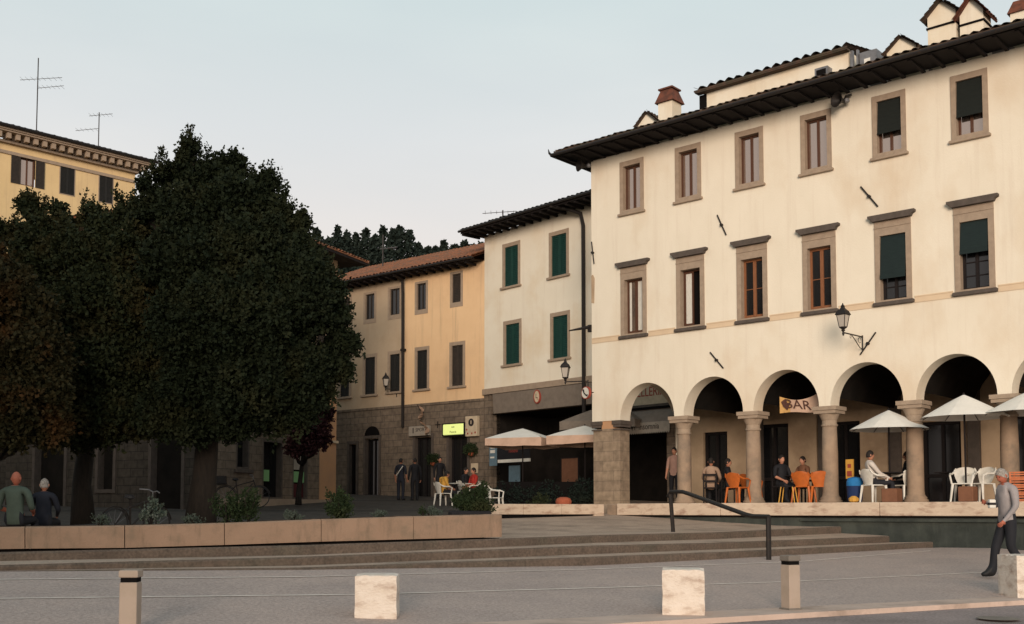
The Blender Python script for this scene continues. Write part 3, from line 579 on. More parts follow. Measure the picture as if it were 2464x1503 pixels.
# iron wall anchors
for (x0, z0), (x1, z1) in (((4.46, 8.33), (4.74, 7.71)), ((8.66, 8.30), (9.10, 7.70)), ((4.18, 4.46), (4.60, 3.97)), ((8.98, 4.50), (8.56, 3.97)), ((.03, 8.30), (.12, 7.6))):
    q = MB(); q.tube([(x0, -.035, z0), (x1, -.035, z1)], .02, 6); xm, zm = (x0 + x1) / 2, (z0 + z1) / 2; q.tube([(xm, .0, zm), (xm, -.09, zm)], .04, 6); q.build('wall_anchor', M['iron'], A)
q = MB(); q.prism([(-.005, 6.4), (.10, 6.38), (.12, 7.15), (.06, 7.27), (-.005, 7.25)], -.012, .01); q.build('wall_niche', M['plaster_ochre'], A)
q = MB(); q.box(-.12, -.0, -.06, .04, 5.50, 5.72); q.tube([(-.06, -.05, 5.65), (-.62, -.35, 5.56)], [.06, .02], 6); q.build('pipe_bracket', M['iron'], A)

def loudspeaker(x, y, z, rz, label):
    t = empty('loudspeaker', A2W(x, y, z), AR + rz, label, 'loudspeaker', 'horn loudspeakers under the eaves')
    q = MB(); pr_ = [(.05, .16), (.05, .10), (.07, .02), (.12, -.06), (.19, -.14), (.20, -.15), (.185, -.145), (.10, -.05), (.03, .0)]
    vs = []; n = 16
    for r_, yy in pr_:
        for k in range(n): w = 2 * math.pi * k / n; vs.append((r_ * math.cos(w), yy, r_ * math.sin(w)))
    q.add(vs, [(i * n + k, i * n + (k + 1) % n, (i + 1) * n + (k + 1) % n, (i + 1) * n + k) for i in range(len(pr_) - 1) for k in range(n)] + [tuple(range(n))]); q.build('horn', M['iron'], t, smooth=True)
    q = MB(); q.tube([(0, .14, .06), (0, .2, .16), (0.1, .3, .18)], .03, 6); q.build('bracket', M['iron'], t)
    q = MB(); q.lathe([(.02, -.05), (.07, -.03), (.07, .05), (.03, .07)], (0.05, .17, .0), 10); q.build('driver', M['zinc'], t)
loudspeaker(-.10, -.28, 10.66, R(-25), 'black horn loudspeaker under the eaves at the palazzo corner')
loudspeaker(8.30, -.34, 10.56, R(-20), 'black horn loudspeaker under the eaves between two upper palazzo windows')

def lantern(loc, rz, label, length=.8, scroll=True, s=1.0):
    """bracket runs from wall (y=0) out along -y; lantern stands on its end"""
    t = empty('wall_lantern', loc, rz, label, 'lantern', 'iron wall lanterns')
    q = MB(); q.tube([(0, 0, 0), (0, -length, 0)], .018 * s, 6); q.tube([(0, -.015, -.34), (0, -.015, .04)], .018, 6)
    if scroll:
        q.tube([(0, -.03, -.32), (0, -.18, -.28), (0, -.40, -.12), (0, -.55, -.03)], .012, 5)
        for cy_, r_ in ((-.17, .07), (-.62, .04)):
            q.tube([(0, cy_ + r_ * math.cos(a), -.10 * (r_ / .07) + r_ * math.sin(a)) for a in np.linspace(0, 5.6, 10)], .008, 4)
    q.build('bracket', M['iron'], t)
    y = -length; q = MB(); q.lathe([(.015, -.08), (.03, -.03), (.02, .02), (.05, .05), (.035, .08), (.095, .12), (.10, .14)], (0, y, 0), 10); q.build('base', M['iron'], t)
    gl = MB(); gl.lathe([(.095 * s, .142), (.155 * s, .44)], (0, y, 0), 4, rot=math.pi / 4); gl.build('lamp_glass', M['lamp_glass'], t)
    fr = MB()
    for k in range(4):
        w = math.pi / 4 + k * math.pi / 2; fr.tube([(.10 * s * math.cos(w), y + .10 * s * math.sin(w), .14), (.162 * s * math.cos(w), y + .162 * s * math.sin(w), .44)], .009, 5)
    fr.lathe([(.17 * s, .43), (.205 * s, .445), (.19 * s, .47), (.15 * s, .54), (.07 * s, .60), (.05 * s, .63), (.055, .66), (.02, .70), (.008, .74)], (0, y, 0), 4, rot=math.pi / 4); fr.build('lamp_frame', M['iron'], t)
    return t
# arm swings toward the square and to the left
lantern(A2W(8.62, 0, 4.42), AR + R(-4), 'black iron lantern on a scrolled bracket between the middle arches of the palazzo', 1.0)
lantern(A2W(-.10, -.05, 3.98), AR + R(-62), 'black iron lantern beside the green shutters on a plain arm at the palazzo corner', .72, False)

# ================================================================== TERRACE
TR = empty('terrace_wall', A2W(0, 0, 0), AR, 'dark retaining wall under a pale marble edging in front of the arcade', 'wall')
def tband(x0, x1, name='marble_edging'):
    q = MB(); q.bevbox(x0, x1, -.82, -.26, -.12, .21, .012); q.build(name, M['marble'], TR)
for xa, xb in ((1.50, 4.9), (4.915, 9.3), (9.315, 13.5), (13.515, 18)): tband(xa, xb)
q = MB(); q.box(1.2, 18, -.70, -.26, -2, -.17); q.build('retaining_wall', M['wall_green'], TR)
q = MB(); q.box(1.4, 18, -.74, -.26, -.165, -.125); q.build('shadow_joint', M['dark'], TR)
q = MB(); q.box(7.2, 18, -.78, -.701, -.26, -.20); q.build('pipe_ledge', M['wall_green'], TR)
q = MB(); q.bevbox(1.0, 1.46, -.62, -.05, -.9, .18, .01); q.build('pilaster', M['stone_col'], TR)
# marble bench wall in front of the corner bar
W0, W1 = P(1180, 1240, 29.6), P(1436, 1240, 31.2); dv = (W1 - W0); BWL = Vector((dv.x, dv.y, 0)).length; bang = math.atan2(dv.y, dv.x)
BN = empty('marble_bench', (W0.x, W0.y, 0), bang, 'long low pale marble bench wall in front of the corner bar', 'bench')
q = MB(); q.bevbox(0, .9 * BWL / 3, 0, .45, -.10, .19, .012); q.bevbox(.9 * BWL / 3 + .008, BWL * .66, 0, .45, -.10, .19, .012); q.bevbox(BWL * .66 + .008, BWL + .25, 0, .45, -.10, .19, .012); q.build('seat', M['marble'], BN)
q = MB(); q.box(.25, BWL - .1, .06, .4, -.6, -.098); q.build('base', M['dark'], BN)  # near-black block stands in for the shaded gap under the seat
q = MB(); q.bevbox(-.02, .24, .01, .43, -.6, -.102, .01); q.bevbox(BWL - .08, BWL + .26, .01, .43, -.6, -.102, .01); q.build('support', M['marble'], BN)

# ================================================================== GREEN SHUTTER HOUSE (C)
CO, CR = facade(1165, 44, 42.0)
C = empty('green_shutter_house', CO, CR, 'pale two storey house with closed green shutters above the corner bar', 'building')
def C2W(x, y, z=0): return Matrix.Translation(CO) @ Matrix.Rotation(CR, 4, 'Z') @ Vector((x, y, z))
gw = [(1.12, 2.19, 8.98, 10.75), (3.83, 4.91, 8.95, 10.70), (1.18, 2.26, 5.82, 7.60), (3.89, 4.96, 5.78, 7.56)]
cw = MB(); wall_holes(cw, 0, 10.2, 4.96, 11.35, gw); cw.quad((0, 0, 4.96), (0, 9, 4.96), (0, 9, 11.35), (0, 0, 11.35)); cw.quad((0, 9, 0), (10.2, 9, 0), (10.2, 9, 11.35), (0, 9, 11.35)); cw.quad((0, 0, 0), (0, 9, 0), (0, 9, 4.96), (0, 0, 4.96))
cw.build('wall', M['plaster_white'], C)
def louver(mb, x0, x1, z0, z1, y0=.03, m=0, n=None):
    frame_bars(mb, x0, x1, z0, z1, .05, y0, y0 + .035, m); n = n or int((z1 - z0) / .075)
    for j in range(n):
        zz = z0 + .06 + (z1 - z0 - .12) * j / n; mb.add([(x0 + .05, y0 + .004, zz), (x1 - .05, y0 + .004, zz), (x1 - .05, y0 + .03, zz + .06), (x0 + .05, y0 + .03, zz + .06)], [(0, 1, 2, 3)], m)
    mb.quad((x0 + .05, y0 + .033, z0), (x1 - .05, y0 + .033, z0), (x1 - .05, y0 + .033, z1), (x0 + .05, y0 + .033, z1), m)
def shutter_window(x0, x1, z0, z1, par, stone, shut, w=.13, sill=True, depth=.16, wb=.02):
    f = MB(); f.box(x0, x0 + w, -.02, depth, z0, z1); f.box(x1 - w, x1, -.02, depth, z0, z1); f.box(x0 + w, x1 - w, -.018, depth, z1 - w * 1.2, z1 - .002); f.box(x0 + w, x1 - w, -.018, depth, z0, z0 + wb)
    f = f.build('window', stone, par)
    if sill: s_ = MB(); s_.bevbox(x0 - .07, x1 + .07, -.10, .02, z0 - .09, z0 - .002, .01); s_.build('sill', stone, f)
    xm = (x0 + x1) / 2
    for a, b in ((x0 + w + .005, xm - .006), (xm + .006, x1 - w - .005)):
        l_ = MB(); louver(l_, a, b, z0 + wb + .01, z1 - w * 1.2 - .01); l_.build('shutter', shut, f)
    return f
for h in gw: shutter_window(*h, C, M['stone'], M['shutter_green'])
# ground floor of C: piers, fascia, deep dark bar
q = MB(); q.box(-.0, .42, -.02, .5, 0, 4.95); q.build('pier', M['ashlar'], C)
q = MB(); q.box(9.6, 10.2, 0, .5, 0, 4.95); q.build('pier', M['ashlar'], C)
q = MB(); q.box(.0, 6.9, -.12, .02, 4.72, 4.95); q.build('ledge', M['stone'], C)
q = MB(); q.add([(.62, -.04, 3.92), (6.9, -.04, 3.92), (6.9, -.10, 4.70), (.62, -.10, 4.70)], [(0, 1, 2, 3)]); q.box(.62, 6.9, -.03, .3, 3.92, 4.7); q.build('fascia', M['fascia'], C)
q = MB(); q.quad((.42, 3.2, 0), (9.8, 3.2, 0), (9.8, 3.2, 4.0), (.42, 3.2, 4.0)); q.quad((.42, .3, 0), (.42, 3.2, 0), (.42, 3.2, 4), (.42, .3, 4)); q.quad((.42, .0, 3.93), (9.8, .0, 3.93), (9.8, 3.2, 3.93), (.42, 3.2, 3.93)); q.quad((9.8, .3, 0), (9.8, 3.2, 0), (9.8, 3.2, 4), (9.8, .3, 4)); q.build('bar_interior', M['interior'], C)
# oval emblem on the fascia
q = MB(); vs = [(3.26 + .19 * math.cos(a), -.125, 4.40 + .27 * math.sin(a)) for a in np.linspace(0, 6.28, 24, endpoint=False)]; q.add(vs + [(x, -.06, z) for x, y, z in vs], [tuple(range(24))] + [(i, (i + 1) % 24, 24 + (i + 1) % 24, 24 + i) for i in range(24)])
em = q.build('oval_emblem', M['letter_red'], C); q = MB(); q.add([(3.26 + .14 * math.cos(a), -.13, 4.40 + .22 * math.sin(a)) for a in np.linspace(0, 6.28, 24, endpoint=False)], [tuple(range(24))]); q.build('emblem_field', M['sign_cream'], em)
text('L', .26, M['ink'], em, (3.25, -.132, 4.42), FRONT, ext=.002); text('s', .15, M['letter_red'], em, (3.32, -.132, 4.32), FRONT, ext=.002)
# butcher sign and awnings seen through the first arch
q = MB(); q.box(7.0, 10.2, -.08, .3, 3.69, 4.95); sg = q.build('sign_board', M['sign_cream'], C)
text('MACELLERIA', .46, M['letter_red'], sg, (9.62, -.085, 4.12), FRONT, ext=.004, sx=.80, align='RIGHT')
q = MB(); q.box(6.9, 10.2, -.12, .2, 3.60, 3.68, 0); q.box(6.9, 10.2, -.125, -.11, 3.52, 3.597, 1); q.build('shutter_box', [M['stone_dark'], M['dark']], C)
q = MB(); q.add([(6.9, -.05, 3.52), (10.2, -.05, 3.52), (10.2, -.55, 3.02), (6.9, -.55, 3.02)], [(0, 1, 2, 3)]); q.build('awning', M['fascia'], C)
q = MB(); n = 34
for i in range(n):
    xa = 6.9 + 3.3 * i / n; xb = 6.9 + 3.3 * (i + 1) / n; q.add([(xa, -.56, 3.02), (xb, -.56, 3.02), (xb, -.57, 2.68), ((xa + xb) / 2, -.57, 2.62), (xa, -.57, 2.68)], [(0, 1, 2, 3, 4)])
vl = q.build('awning_valance', M['sign_grey'], C); text('Liquori  Insomnia', .30, M['ink'], vl, (8.85, -.575, 2.87), FRONT, ext=.003, sx=.85)
# eaves / roof of C
q = MB(); q.quad((-.38, -.95, 11.34), (10.3, -.95, 11.34), (10.3, .1, 11.40), (-.38, .1, 11.40)); q.box(-.38, 10.3, -.97, -.95, 11.30, 11.42); q.quad((-.38, -.95, 11.34), (-.38, 9, 11.34), (0.02, 9, 11.38), (0.02, -.95, 11.38))
for i in range(24): q.box(-.35 + i * .46, -.27 + i * .46, -.93, 0, 11.24, 11.335)
q.build('eave_boards', M['wood_dark'], C)
q = MB(); tile_patch(q, (-.42, -1.02, 11.44), (10.3, -1.02, 11.44), (10.3, 4.5, 12.9), (-.42, 4.5, 12.9), .23, .05, 14); tile_patch(q, (10.3, 10, 11.44), (-.42, 10, 11.44), (-.42, 4.5, 12.9), (10.3, 4.5, 12.9), .23, .05, 6)
q.build('roof', M['tile_dark'], C)
q = MB(); q.tube([(-.42, -1.05, 11.40), (10.3, -1.05, 11.40)], .05, 6); q.build('gutter', M['iron'], C)
q = MB(); q.tube([(4.9, -1.0, 11.36), (5.35, -.5, 11.25), (5.72, -.2, 11.05), (5.80, -.14, 10.6), (5.80, -.14, 3.3)], .075, 8); q.build('downpipe', M['iron'], C)

# ================================================================== ORANGE HOUSE (B)
B = empty('orange_house', CO, R(51.2 - 90), 'orange plastered house with small dark windows above a grey stone shop floor', 'building')
def B2W(x, y, z=0): return Matrix.Translation(CO) @ Matrix.Rotation(R(51.2 - 90), 4, 'Z') @ Vector((x, y, z))
up = [(-10.2, -9.3, 8.42, 9.86), (-8.75, -7.95, 8.42, 9.86), (-7.17, -6.35, 8.42, 9.86), (-5.62, -4.76, 8.44, 9.90), (-3.96, -3.18, 8.48, 9.92), (-1.90, -1.18, 8.55, 10.06)]
lo = [(-8.8, -7.95, 5.2, 7.02), (-7.19, -6.27, 5.2, 7.04), (-5.60, -4.72, 5.22, 7.04), (-3.94, -3.08, 5.22, 7.06), (-1.92, -1.04, 5.2, 7.08)]
gd = [(-3.87, -2.90, .45, 3.14), (-1.90, -.87, .45, 3.10), (-6.93, -6.08, .45, 3.2), (-8.0, -7.52, .45, 3.0)]
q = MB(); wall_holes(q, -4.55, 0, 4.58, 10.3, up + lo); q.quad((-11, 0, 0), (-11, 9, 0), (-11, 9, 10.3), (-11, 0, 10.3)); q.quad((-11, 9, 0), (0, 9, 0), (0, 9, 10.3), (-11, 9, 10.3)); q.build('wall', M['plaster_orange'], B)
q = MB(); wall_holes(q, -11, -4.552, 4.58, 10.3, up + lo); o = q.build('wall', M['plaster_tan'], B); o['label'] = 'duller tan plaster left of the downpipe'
q = MB(); wall_holes(q, -11, 0, 0, 4.575, gd, y=-.03); q.box(-11, 0, -.06, .02, 4.50, 4.60); q.build('stone_floor_wall', M['ashlar'], B)
for i, h in enumerate(up):
    f = MB(); w = .12; x0, x1, z0, z1 = h; f.box(x0, x0 + w, -.015, .15, z0, z1); f.box(x1 - w, x1, -.015, .15, z0, z1); f.box(x0 + w, x1 - w, -.013, .15, z1 - .1, z1 - .002); f.box(x0 + w, x1 - w, -.013, .15, z0 + .002, z0 + .2)
    f = f.build('window', M['stone'], B); l_ = MB()
    if i == 5: louver(l_, x0 + w, x1 - w, z0 + .2, z1 - .1, y0=.04); l_.build('shutter', M['shutter_brown'], f)
    else: frame_bars(l_, x0 + w, x1 - w, z0 + .2, z1 - .1, .045, .07, .11); l_.box((x0 + x1) / 2 - .02, (x0 + x1) / 2 + .02, .07, .11, z0 + .2, z1 - .1); l_.build('casement', M['shutter_brown'], f); g_ = MB(); g_.quad((x0, .10, z0), (x1, .10, z0), (x1, .10, z1), (x0, .10, z1)); g_.build('pane', M['glass_dark'], f)
for h in lo: shutter_window(*h, B, M['stone'], M['shutter_black'] if h[0] < -3 else M['shutter_brown'], w=.13)
for i, (x0, x1, z0, z1) in enumerate(gd):
    f = MB(); frame_bars(f, x0 - .12, x1 + .12, z0, z1 + .15, .12, -.07, .25); dr = f.build('door', M['stone_dark'], B)
    g_ = MB(); frame_bars(g_, x0, x1, z0, z1, .07, .14, .2); g_.box((x0 + x1) / 2 - .03, (x0 + x1) / 2 + .03, .14, .2, z0, z1); g_.build('door_leaf', M['wood_dark'], dr)
    g_ = MB(); g_.quad((x0, .19, z0), (x1, .19, z0), (x1, .19, z1), (x0, .19, z1)); g_.build('pane', M['glass_dark'], dr)
q = MB(); vs = []; n = 12
for i in range(n): a0 = math.pi * i / n; a1 = math.pi * (i + 1) / n; q.add([(-6.5 + .48 * math.cos(a), -.062, 3.35 + .42 * math.sin(a)) for a in (a0, a1)] + [(-6.5, -.062, 3.35)], [(0, 1, 2)])
q.build('fanlight', M['dark'], B)
# signs
q = MB(); q.bevbox(-4.10, -2.93, -.20, -.06, 3.20, 3.62, .01); sg = q.build('shop_sign', M['sign_grey'], B)
text('I', .34, M['ink'], sg, (-3.83, -.203, 3.42), FRONT, ext=.002, sx=1.6); text('SPORT', .22, M['ink'], sg, (-3.36, -.203, 3.45), FRONT, ext=.002)
q = MB(); q.bevbox(-2.05, -.92, -.26, -.06, 3.16, 3.60, .02); sg = q.build('lit_shop_sign', M['sign_lit'], B); sg['label'] = 'glowing yellow green sign box over the door'
text('BAR', .09, M['ink'], sg, (-1.48, -.263, 3.47), FRONT, ext=.002); text('Pizzeria', .12, M['leaf_shrub'], sg, (-1.48, -.263, 3.27), FRONT, ext=.002)
q = MB(); frame_bars(q, -2.10, -.87, 3.11, 3.65, .045, -.25, -.055); q.build('sign_frame', M['iron'], B)
q = MB(); q.bevbox(-.84, -.20, -.22, -.06, 3.05, 3.88, .01); sg = q.build('round_emblem_sign', M['sign_cream'], B)
q = MB(); q.add([(-.52 + .15 * math.cos(a), -.226, 3.62 + .16 * math.sin(a)) for a in np.linspace(0, 6.28, 20, endpoint=False)], [tuple(range(20))]); q.build('emblem', M['ink'], sg)
q = MB(); q.box(-.545, -.50, -.230, -.227, 3.55, 3.70); q.build('emblem_mark', M['sign_cream'], sg)
q = MB()
for cx_, cz_ in ((-.76, 3.33), (-.70, 3.17), (-.48, 3.17), (-.30, 3.20)): q.add([(cx_ + .04 * math.cos(a), -.226, cz_ + .045 * math.sin(a)) for a in np.linspace(0, 6.28, 8, endpoint=False)], [tuple(range(8))])
q.build('sign_dots', M['letter_red'], sg)
q = MB(); q.box(-2.7, -2.4, -.05, -.032, 3.62, 3.66); q.box(-2.57, -2.53, -.052, -.03, 3.5, 3.78); q.build('wall_ornament', M['iron'], B)
# twisted banner hanging from a pole
q = MB(); pts = [(-3.35 + .1 * math.sin(t_ * 9) + t_ * .45, -.35 + .08 * math.cos(t_ * 9), 4.45 - t_ * 1.25) for t_ in np.linspace(0, 1, 14)]
vs = [];
for i, p_ in enumerate(pts): w = .11; a = i * .9; vs += [(p_[0] - w * math.cos(a), p_[1] - w * math.sin(a), p_[2] + .03), (p_[0] + w * math.cos(a), p_[1] + w * math.sin(a), p_[2] - .05)]
q.add(vs, [(2 * i, 2 * i + 1, 2 * i + 3, 2 * i + 2) for i in range(13)]); q.build('twisted_pennant', M['cloth_tan'], B)
q = MB(); q.tube([(-3.4, -.05, 4.1), (-3.3, -.5, 4.5)], .015, 5); q.build('pennant_pole', M['iron'], B)
q = MB(); q.box(-.66, -.30, -.06, -.035, 1.55, 1.95); q.build('notice', M['sign_cream'], B)
def flower_basket(loc, s, label):
    t = empty('hanging_basket', loc, 0, label, 'flower basket', 'flower baskets on the shop wall'); q = MB(); q.lathe([(.02, -.14), (.10, -.10), (.14, 0), (.13, 0)], (0, 0, 0), 12); q.build('pot', M['terracotta'], t)
    sprig_cloud('plant', t, [((0, 0, .12), (s, s, s * .8))], 260, .05, M['leaf_shrub'])
# roof B
q = MB(); q.quad((-11.2, -.68, 10.24), (.0, -.68, 10.24), (.0, .1, 10.32), (-11.2, .1, 10.32)); q.box(-11.2, 0, -.70, -.68, 10.22, 10.32)
for i in range(24): q.box(-11.1 + i * .46, -11.02 + i * .46, -.66, 0, 10.15, 10.235)
q.build('eave_boards', M['wood_dark'], B)
q = MB(); tile_patch(q, (-11.2, -.78, 10.34), (0.0, -.78, 10.34), (0.0, 4.0, 12.3), (-11.2, 4.0, 12.3), .21, .05, 14); tile_patch(q, (0, 9, 10.34), (-11.2, 9, 10.34), (-11.2, 4.0, 12.3), (0, 4.0, 12.3), .21, .05, 5); q.build('roof', M['tile'], B)
q = MB(); q.tube([(-11.2, -.80, 10.30), (0, -.80, 10.30)], .05, 6); q.build('gutter', M['iron'], B)
q = MB(); q.tube([(-4.60, -.7, 10.26), (-4.60, -.14, 10.1), (-4.58, -.12, 9.5), (-4.54, -.12, 3.62)], .065, 8); q.box(-4.64, -4.44, -.2, -.04, 6.95, 7.05); q.build('downpipe', M['iron'], B)

# ================================================================== HOUSE BEHIND THE TREES (D) and TALL YELLOW HOUSE (E)
DO = Vector((-6.8616, 42, 0)); DR = R(156 - 90)
D = empty('corner_house', DO, DR, 'shaded corner house with stone ground floor and red tiled roof behind the dark trees', 'building')
dg = [(-6.05, -5.33, 1.42, 2.9), (-4.60, -3.41, .42, 2.5), (-2.82, -1.86, .42, 2.5)]
q = MB(); wall_holes(q, -8, -1.12, -.5, 4.4, dg, y=0); q.build('stone_floor_wall', M['ashlar'], D)
sg_ = [(.5, 2.0, -.5, 3.2), (3.4, 4.3, .6, 2.6), (5.6, 7.2, -.5, 3.2)]            # openings of the flank: (y0, y1, z0, z1)
q = MB(); wall_holes(q, 0, 8.5, -.5, 4.4, sg_, y=0); q.v = [(-8.0 - .0, x, z) for x, y, z in q.v]; q.build('stone_flank_wall', M['ashlar_shaded'], D)
for y0, y1, z0, z1 in sg_:
    f = MB(); frame_bars(f, y0, y1, z0, z1, .12, -.04, .3); f.v = [(-8.0 + y, x, z) for x, y, z in f.v]; f = f.build('door' if z0 < 0 else 'window', M['stone_dark'], D)
    g_ = MB(); g_.quad((-7.75, y0, z0), (-7.75, y1, z0), (-7.75, y1, z1), (-7.75, y0, z1)); g_.build('pane', M['interior'], f)
q = MB(); q.box(-1.118, 0, -.02, .3, -.5, 4.4); q.build('corner_wall', M['plaster_peach'], D)
dw = [(x, x + .9, 6.0, 7.7) for x in (-7.3, -5.4, -3.2)] + [(-1.5, -.6, 6.0, 7.7)]
q = MB(); wall_holes(q, -8, 0, 4.4, 9.8, dw); q.quad((0, 0, -.5), (0, 8.5, -.5), (0, 8.5, 9.8), (0, 0, 9.8)); q.quad((-8, 0, 4.4), (-8, 8.5, 4.4), (-8, 8.5, 9.8), (-8, 0, 9.8)); q.quad((-8, 8.5, -.5), (0, 8.5, -.5), (0, 8.5, 9.8), (-8, 8.5, 9.8)); q.build('wall', M['plaster_tan'], D)
q = MB(); q.box(-1.14, .05, -.10, .0, 2.62, 2.72); q.build('ledge', M['sign_cream'], D)
for h in dw: shutter_window(*h, D, M['stone'], M['shutter_brown'])
for i, (x0, x1, z0, z1) in enumerate(dg):
    f = MB(); frame_bars(f, x0, x1, z0, z1, .07, .0, .3); f = f.build('window' if i == 0 else 'door', M['stone_dark'], D); g_ = MB(); g_.quad((x0, .25, z0), (x1, .25, z0), (x1, .25, z1), (x0, .25, z1)); g_.build('pane', M['glass_dark'], f)
    if i == 0: g_ = MB(); g_.bevbox(x0 - .12, x1 + .12, -.10, .02, z0 - .13, z0 - .002, .01); g_.build('sill', M['stone_dark'], f)
    if i == 2: g_ = MB(); g_.box(x0 + .07, x1 - .07, .15, .2, .42, 1.0); g_.build('door_panel', M['bordeaux'], f); g_ = MB(); g_.box(x0 + .07, x1 - .07, .14, .19, 1.52, 2.4); g_.build('notice_board', M['sign_grey'], f)
    if i in (1, 2): g_ = MB(); g_.box(x0 + .07 + (.0 if i == 2 else .05), (x1 - .07) if i == 2 else x0 + .55, .12, .16, 1.05, 1.45); g_.build('green_notice', M['green_lit'], f)
q = MB(); q.box(-6.9, 0, -.5, 0, -.5, .42); q.build('doorstep', M['stone'], D)
q = MB(); q.quad((-8.85, -.85, 9.74), (.85, -.85, 9.74), (.02, .02, 9.82), (-8.02, .02, 9.82)); q.quad((.85, -.85, 9.74), (.85, 9, 9.74), (.02, 9, 9.82), (.02, .02, 9.82)); q.quad((-8.85, 9, 9.74), (-8.85, -.85, 9.74), (-8.02, .02, 9.82), (-8.02, 9, 9.82)); q.box(-8.85, .85, -.87, -.85, 9.72, 9.82); q.build('eave_boards', M['wood_dark'], D)
q = MB(); tile_patch(q, (-8.9, -.9, 9.84), (.9, -.9, 9.84), (-3.2, 4.0, 11.4), (-4.6, 4.0, 11.4), .21, .05, 14); tile_patch(q, (.9, -.9, 9.84), (.9, 9.4, 9.84), (-3.2, 4.1, 11.4), (-3.2, 4.0, 11.4), .21, .05, 12); tile_patch(q, (-8.9, 9.4, 9.84), (-8.9, -.9, 9.84), (-4.6, 4.0, 11.4), (-4.6, 4.1, 11.4), .21, .05, 12); tile_patch(q, (.9, 9.4, 9.84), (-8.9, 9.4, 9.84), (-4.6, 4.1, 11.4), (-3.2, 4.1, 11.4), .21, .05, 8); q.build('roof', M['tile'], D)

EO = Vector((-26.1085, 55, 0)); ER = R(136 - 90)
E_ = empty('yellow_palazzo', EO, ER, 'tall yellow house with dentil cornice and dark shutters rising behind the left trees', 'building')
ewin = []
for k in range(-3, 3):
    x = [-7.6, -4.9, -2.2, .63, 2.72, 4.88][k + 3]
    for z in (4.5, 8.8, 13.0, 17.0): ewin.append((x, x + .76, z, z + 1.5))
q = MB(); wall_holes(q, -12, 6.95, -.5, 4.0, [(-3.2, -1.6, -.5, 3.0), (.9, 2.4, -.5, 3.0), (4.6, 6.0, -.5, 3.0)], y=-.04); q.build('stone_floor_wall', M['ashlar_shaded'], E_)
q = MB(); q.quad((-12, .3, -.5), (6.95, .3, -.5), (6.95, .3, 4.0), (-12, .3, 4.0)); q.build('portal_recess', M['dark'], E_)
q = MB(); wall_holes(q, -12, 6.95, 4.0, 19.0, ewin); q.quad((-12, 12, -.5), (6.95, 12, -.5), (6.95, 12, 19), (-12, 12, 19)); q.build('wall', M['plaster_yellow'], E_)
q = MB(); q.quad((6.95, 0, -.5), (6.95, 12, -.5), (6.95, 12, 19), (6.95, 0, 19)); q.build('side_wall', M['plaster_peach'], E_)
for n_, (x0, x1, z0, z1) in enumerate(ewin):
    k = n_ // 4
    if k == 3:                                 # shutters folded back
        f = MB(); frame_bars(f, x0, x1, z0, z1, .07, .1, .16); f.box((x0 + x1) / 2 - .03, (x0 + x1) / 2 + .03, .1, .16, z0, z1); f = f.build('window', M['wood_brown'], E_)
        g_ = MB(); g_.quad((x0, .15, z0), (x1, .15, z0), (x1, .15, z1), (x0, .15, z1)); g_.build('pane', M['glass'], f)
        for a, b in ((x0 - .48, x0 - .02), (x1 + .02, x1 + .48)): l_ = MB(); louver(l_, a, b, z0, z1, y0=-.05); l_.build('shutter', M['shutter_brown'], f)
    else:
        f = MB(); frame_bars(f, x0 - .05, x1 + .05, z0 - .05, z1 + .05, .05, -.02, .1); f = f.build('window', M['stone'], E_)
        for a, b in ((x0 + .002, (x0 + x1) / 2 - .004), ((x0 + x1) / 2 + .004, x1 - .002)): l_ = MB(); louver(l_, a, b, z0, z1, y0=-.03); l_.build('shutter', M['shutter_black'], f)
q = MB(); q.box(-12, 7.0, -.08, .02, 18.45, 18.62); q.box(-12, 7.05, -.25, 0, 18.98, 19.1); q.box(-12, 7.7, -.72, 0, 19.42, 19.50); q.box(-12, 7.75, -.80, 0, 19.50, 19.62); q.box(6.95, 7.7, 0, 12, 19.42, 19.62)
q.build('cornice', M['stone'], E_)
q = MB()
for i in range(42): x = -11.8 + i * .46; q.box(x, x + .2, -.62, 0, 19.12, 19.41)
q.build('dentils', M['stone'], E_)
q = MB(); tile_patch(q, (-12, -.86, 19.68), (7.8, -.86, 19.68), (2.0, 6, 21.3), (-12, 6, 21.3), .30, .08, 12); tile_patch(q, (7.8, -.86, 19.68), (7.8, 12.5, 19.68), (2.0, 6.1, 21.3), (2.0, 6, 21.3), .30, .08, 12); q.build('roof', M['tile_dark'], E_)
q = MB(); q.tube([(-12, -.9, 19.66), (7.85, -.9, 19.66)], .09, 6); q.build('gutter', M['iron'], E_)

# ================================================================== AERIALS
def aerial(base, h, arms, label):
    t = empty('television_aerial', base, 0, label, 'aerial', 'television aerials on the roofs'); q = MB(); q.tube([(0, 0, 0), (0, 0, h)], .03, 5); q.build('mast', M['iron'], t)
    for z, x0, x1, n in arms:
        q = MB(); q.tube([(x0, .1, z - .02), (x1, -.1, z + .03)], .016, 4)
        for i in range(n): xx = x0 + (x1 - x0) * (i + .5) / n; q.tube([(xx, -.28, z), (xx, .28, z)], .008, 4)
        q.build('antenna', M['zinc'], t)
b_ = P(88, 302, 57); aerial(b_ - Vector((0, 0, .3)), 4.0, [(2.85, -1.0, 1.35, 8), (2.4, -.02, 1.45, 6)], 'tall rooftop aerial mast with two cross arms on the yellow palazzo')
b_ = P(237, 342, 60); aerial(b_ - Vector((0, 0, .3)), 2.0, [(1.0, -1.35, 0, 5), (1.85, -.6, .8, 6)], 'short rooftop aerial nearer the cornice end of the yellow palazzo')
b_ = P(921, 650, 51); aerial(b_ - Vector((0, 0, .2)), 1.9, [(1.25, -.15, .7, 5)], 'slim aerial rising from the orange house roof against the wooded hill')
b_ = P(1210, 528, 47); aerial(b_ - Vector((0, 0, .6)), 1.0, [(.9, -.9, .6, 6)], 'faint aerial on the roof of the green shutter house')

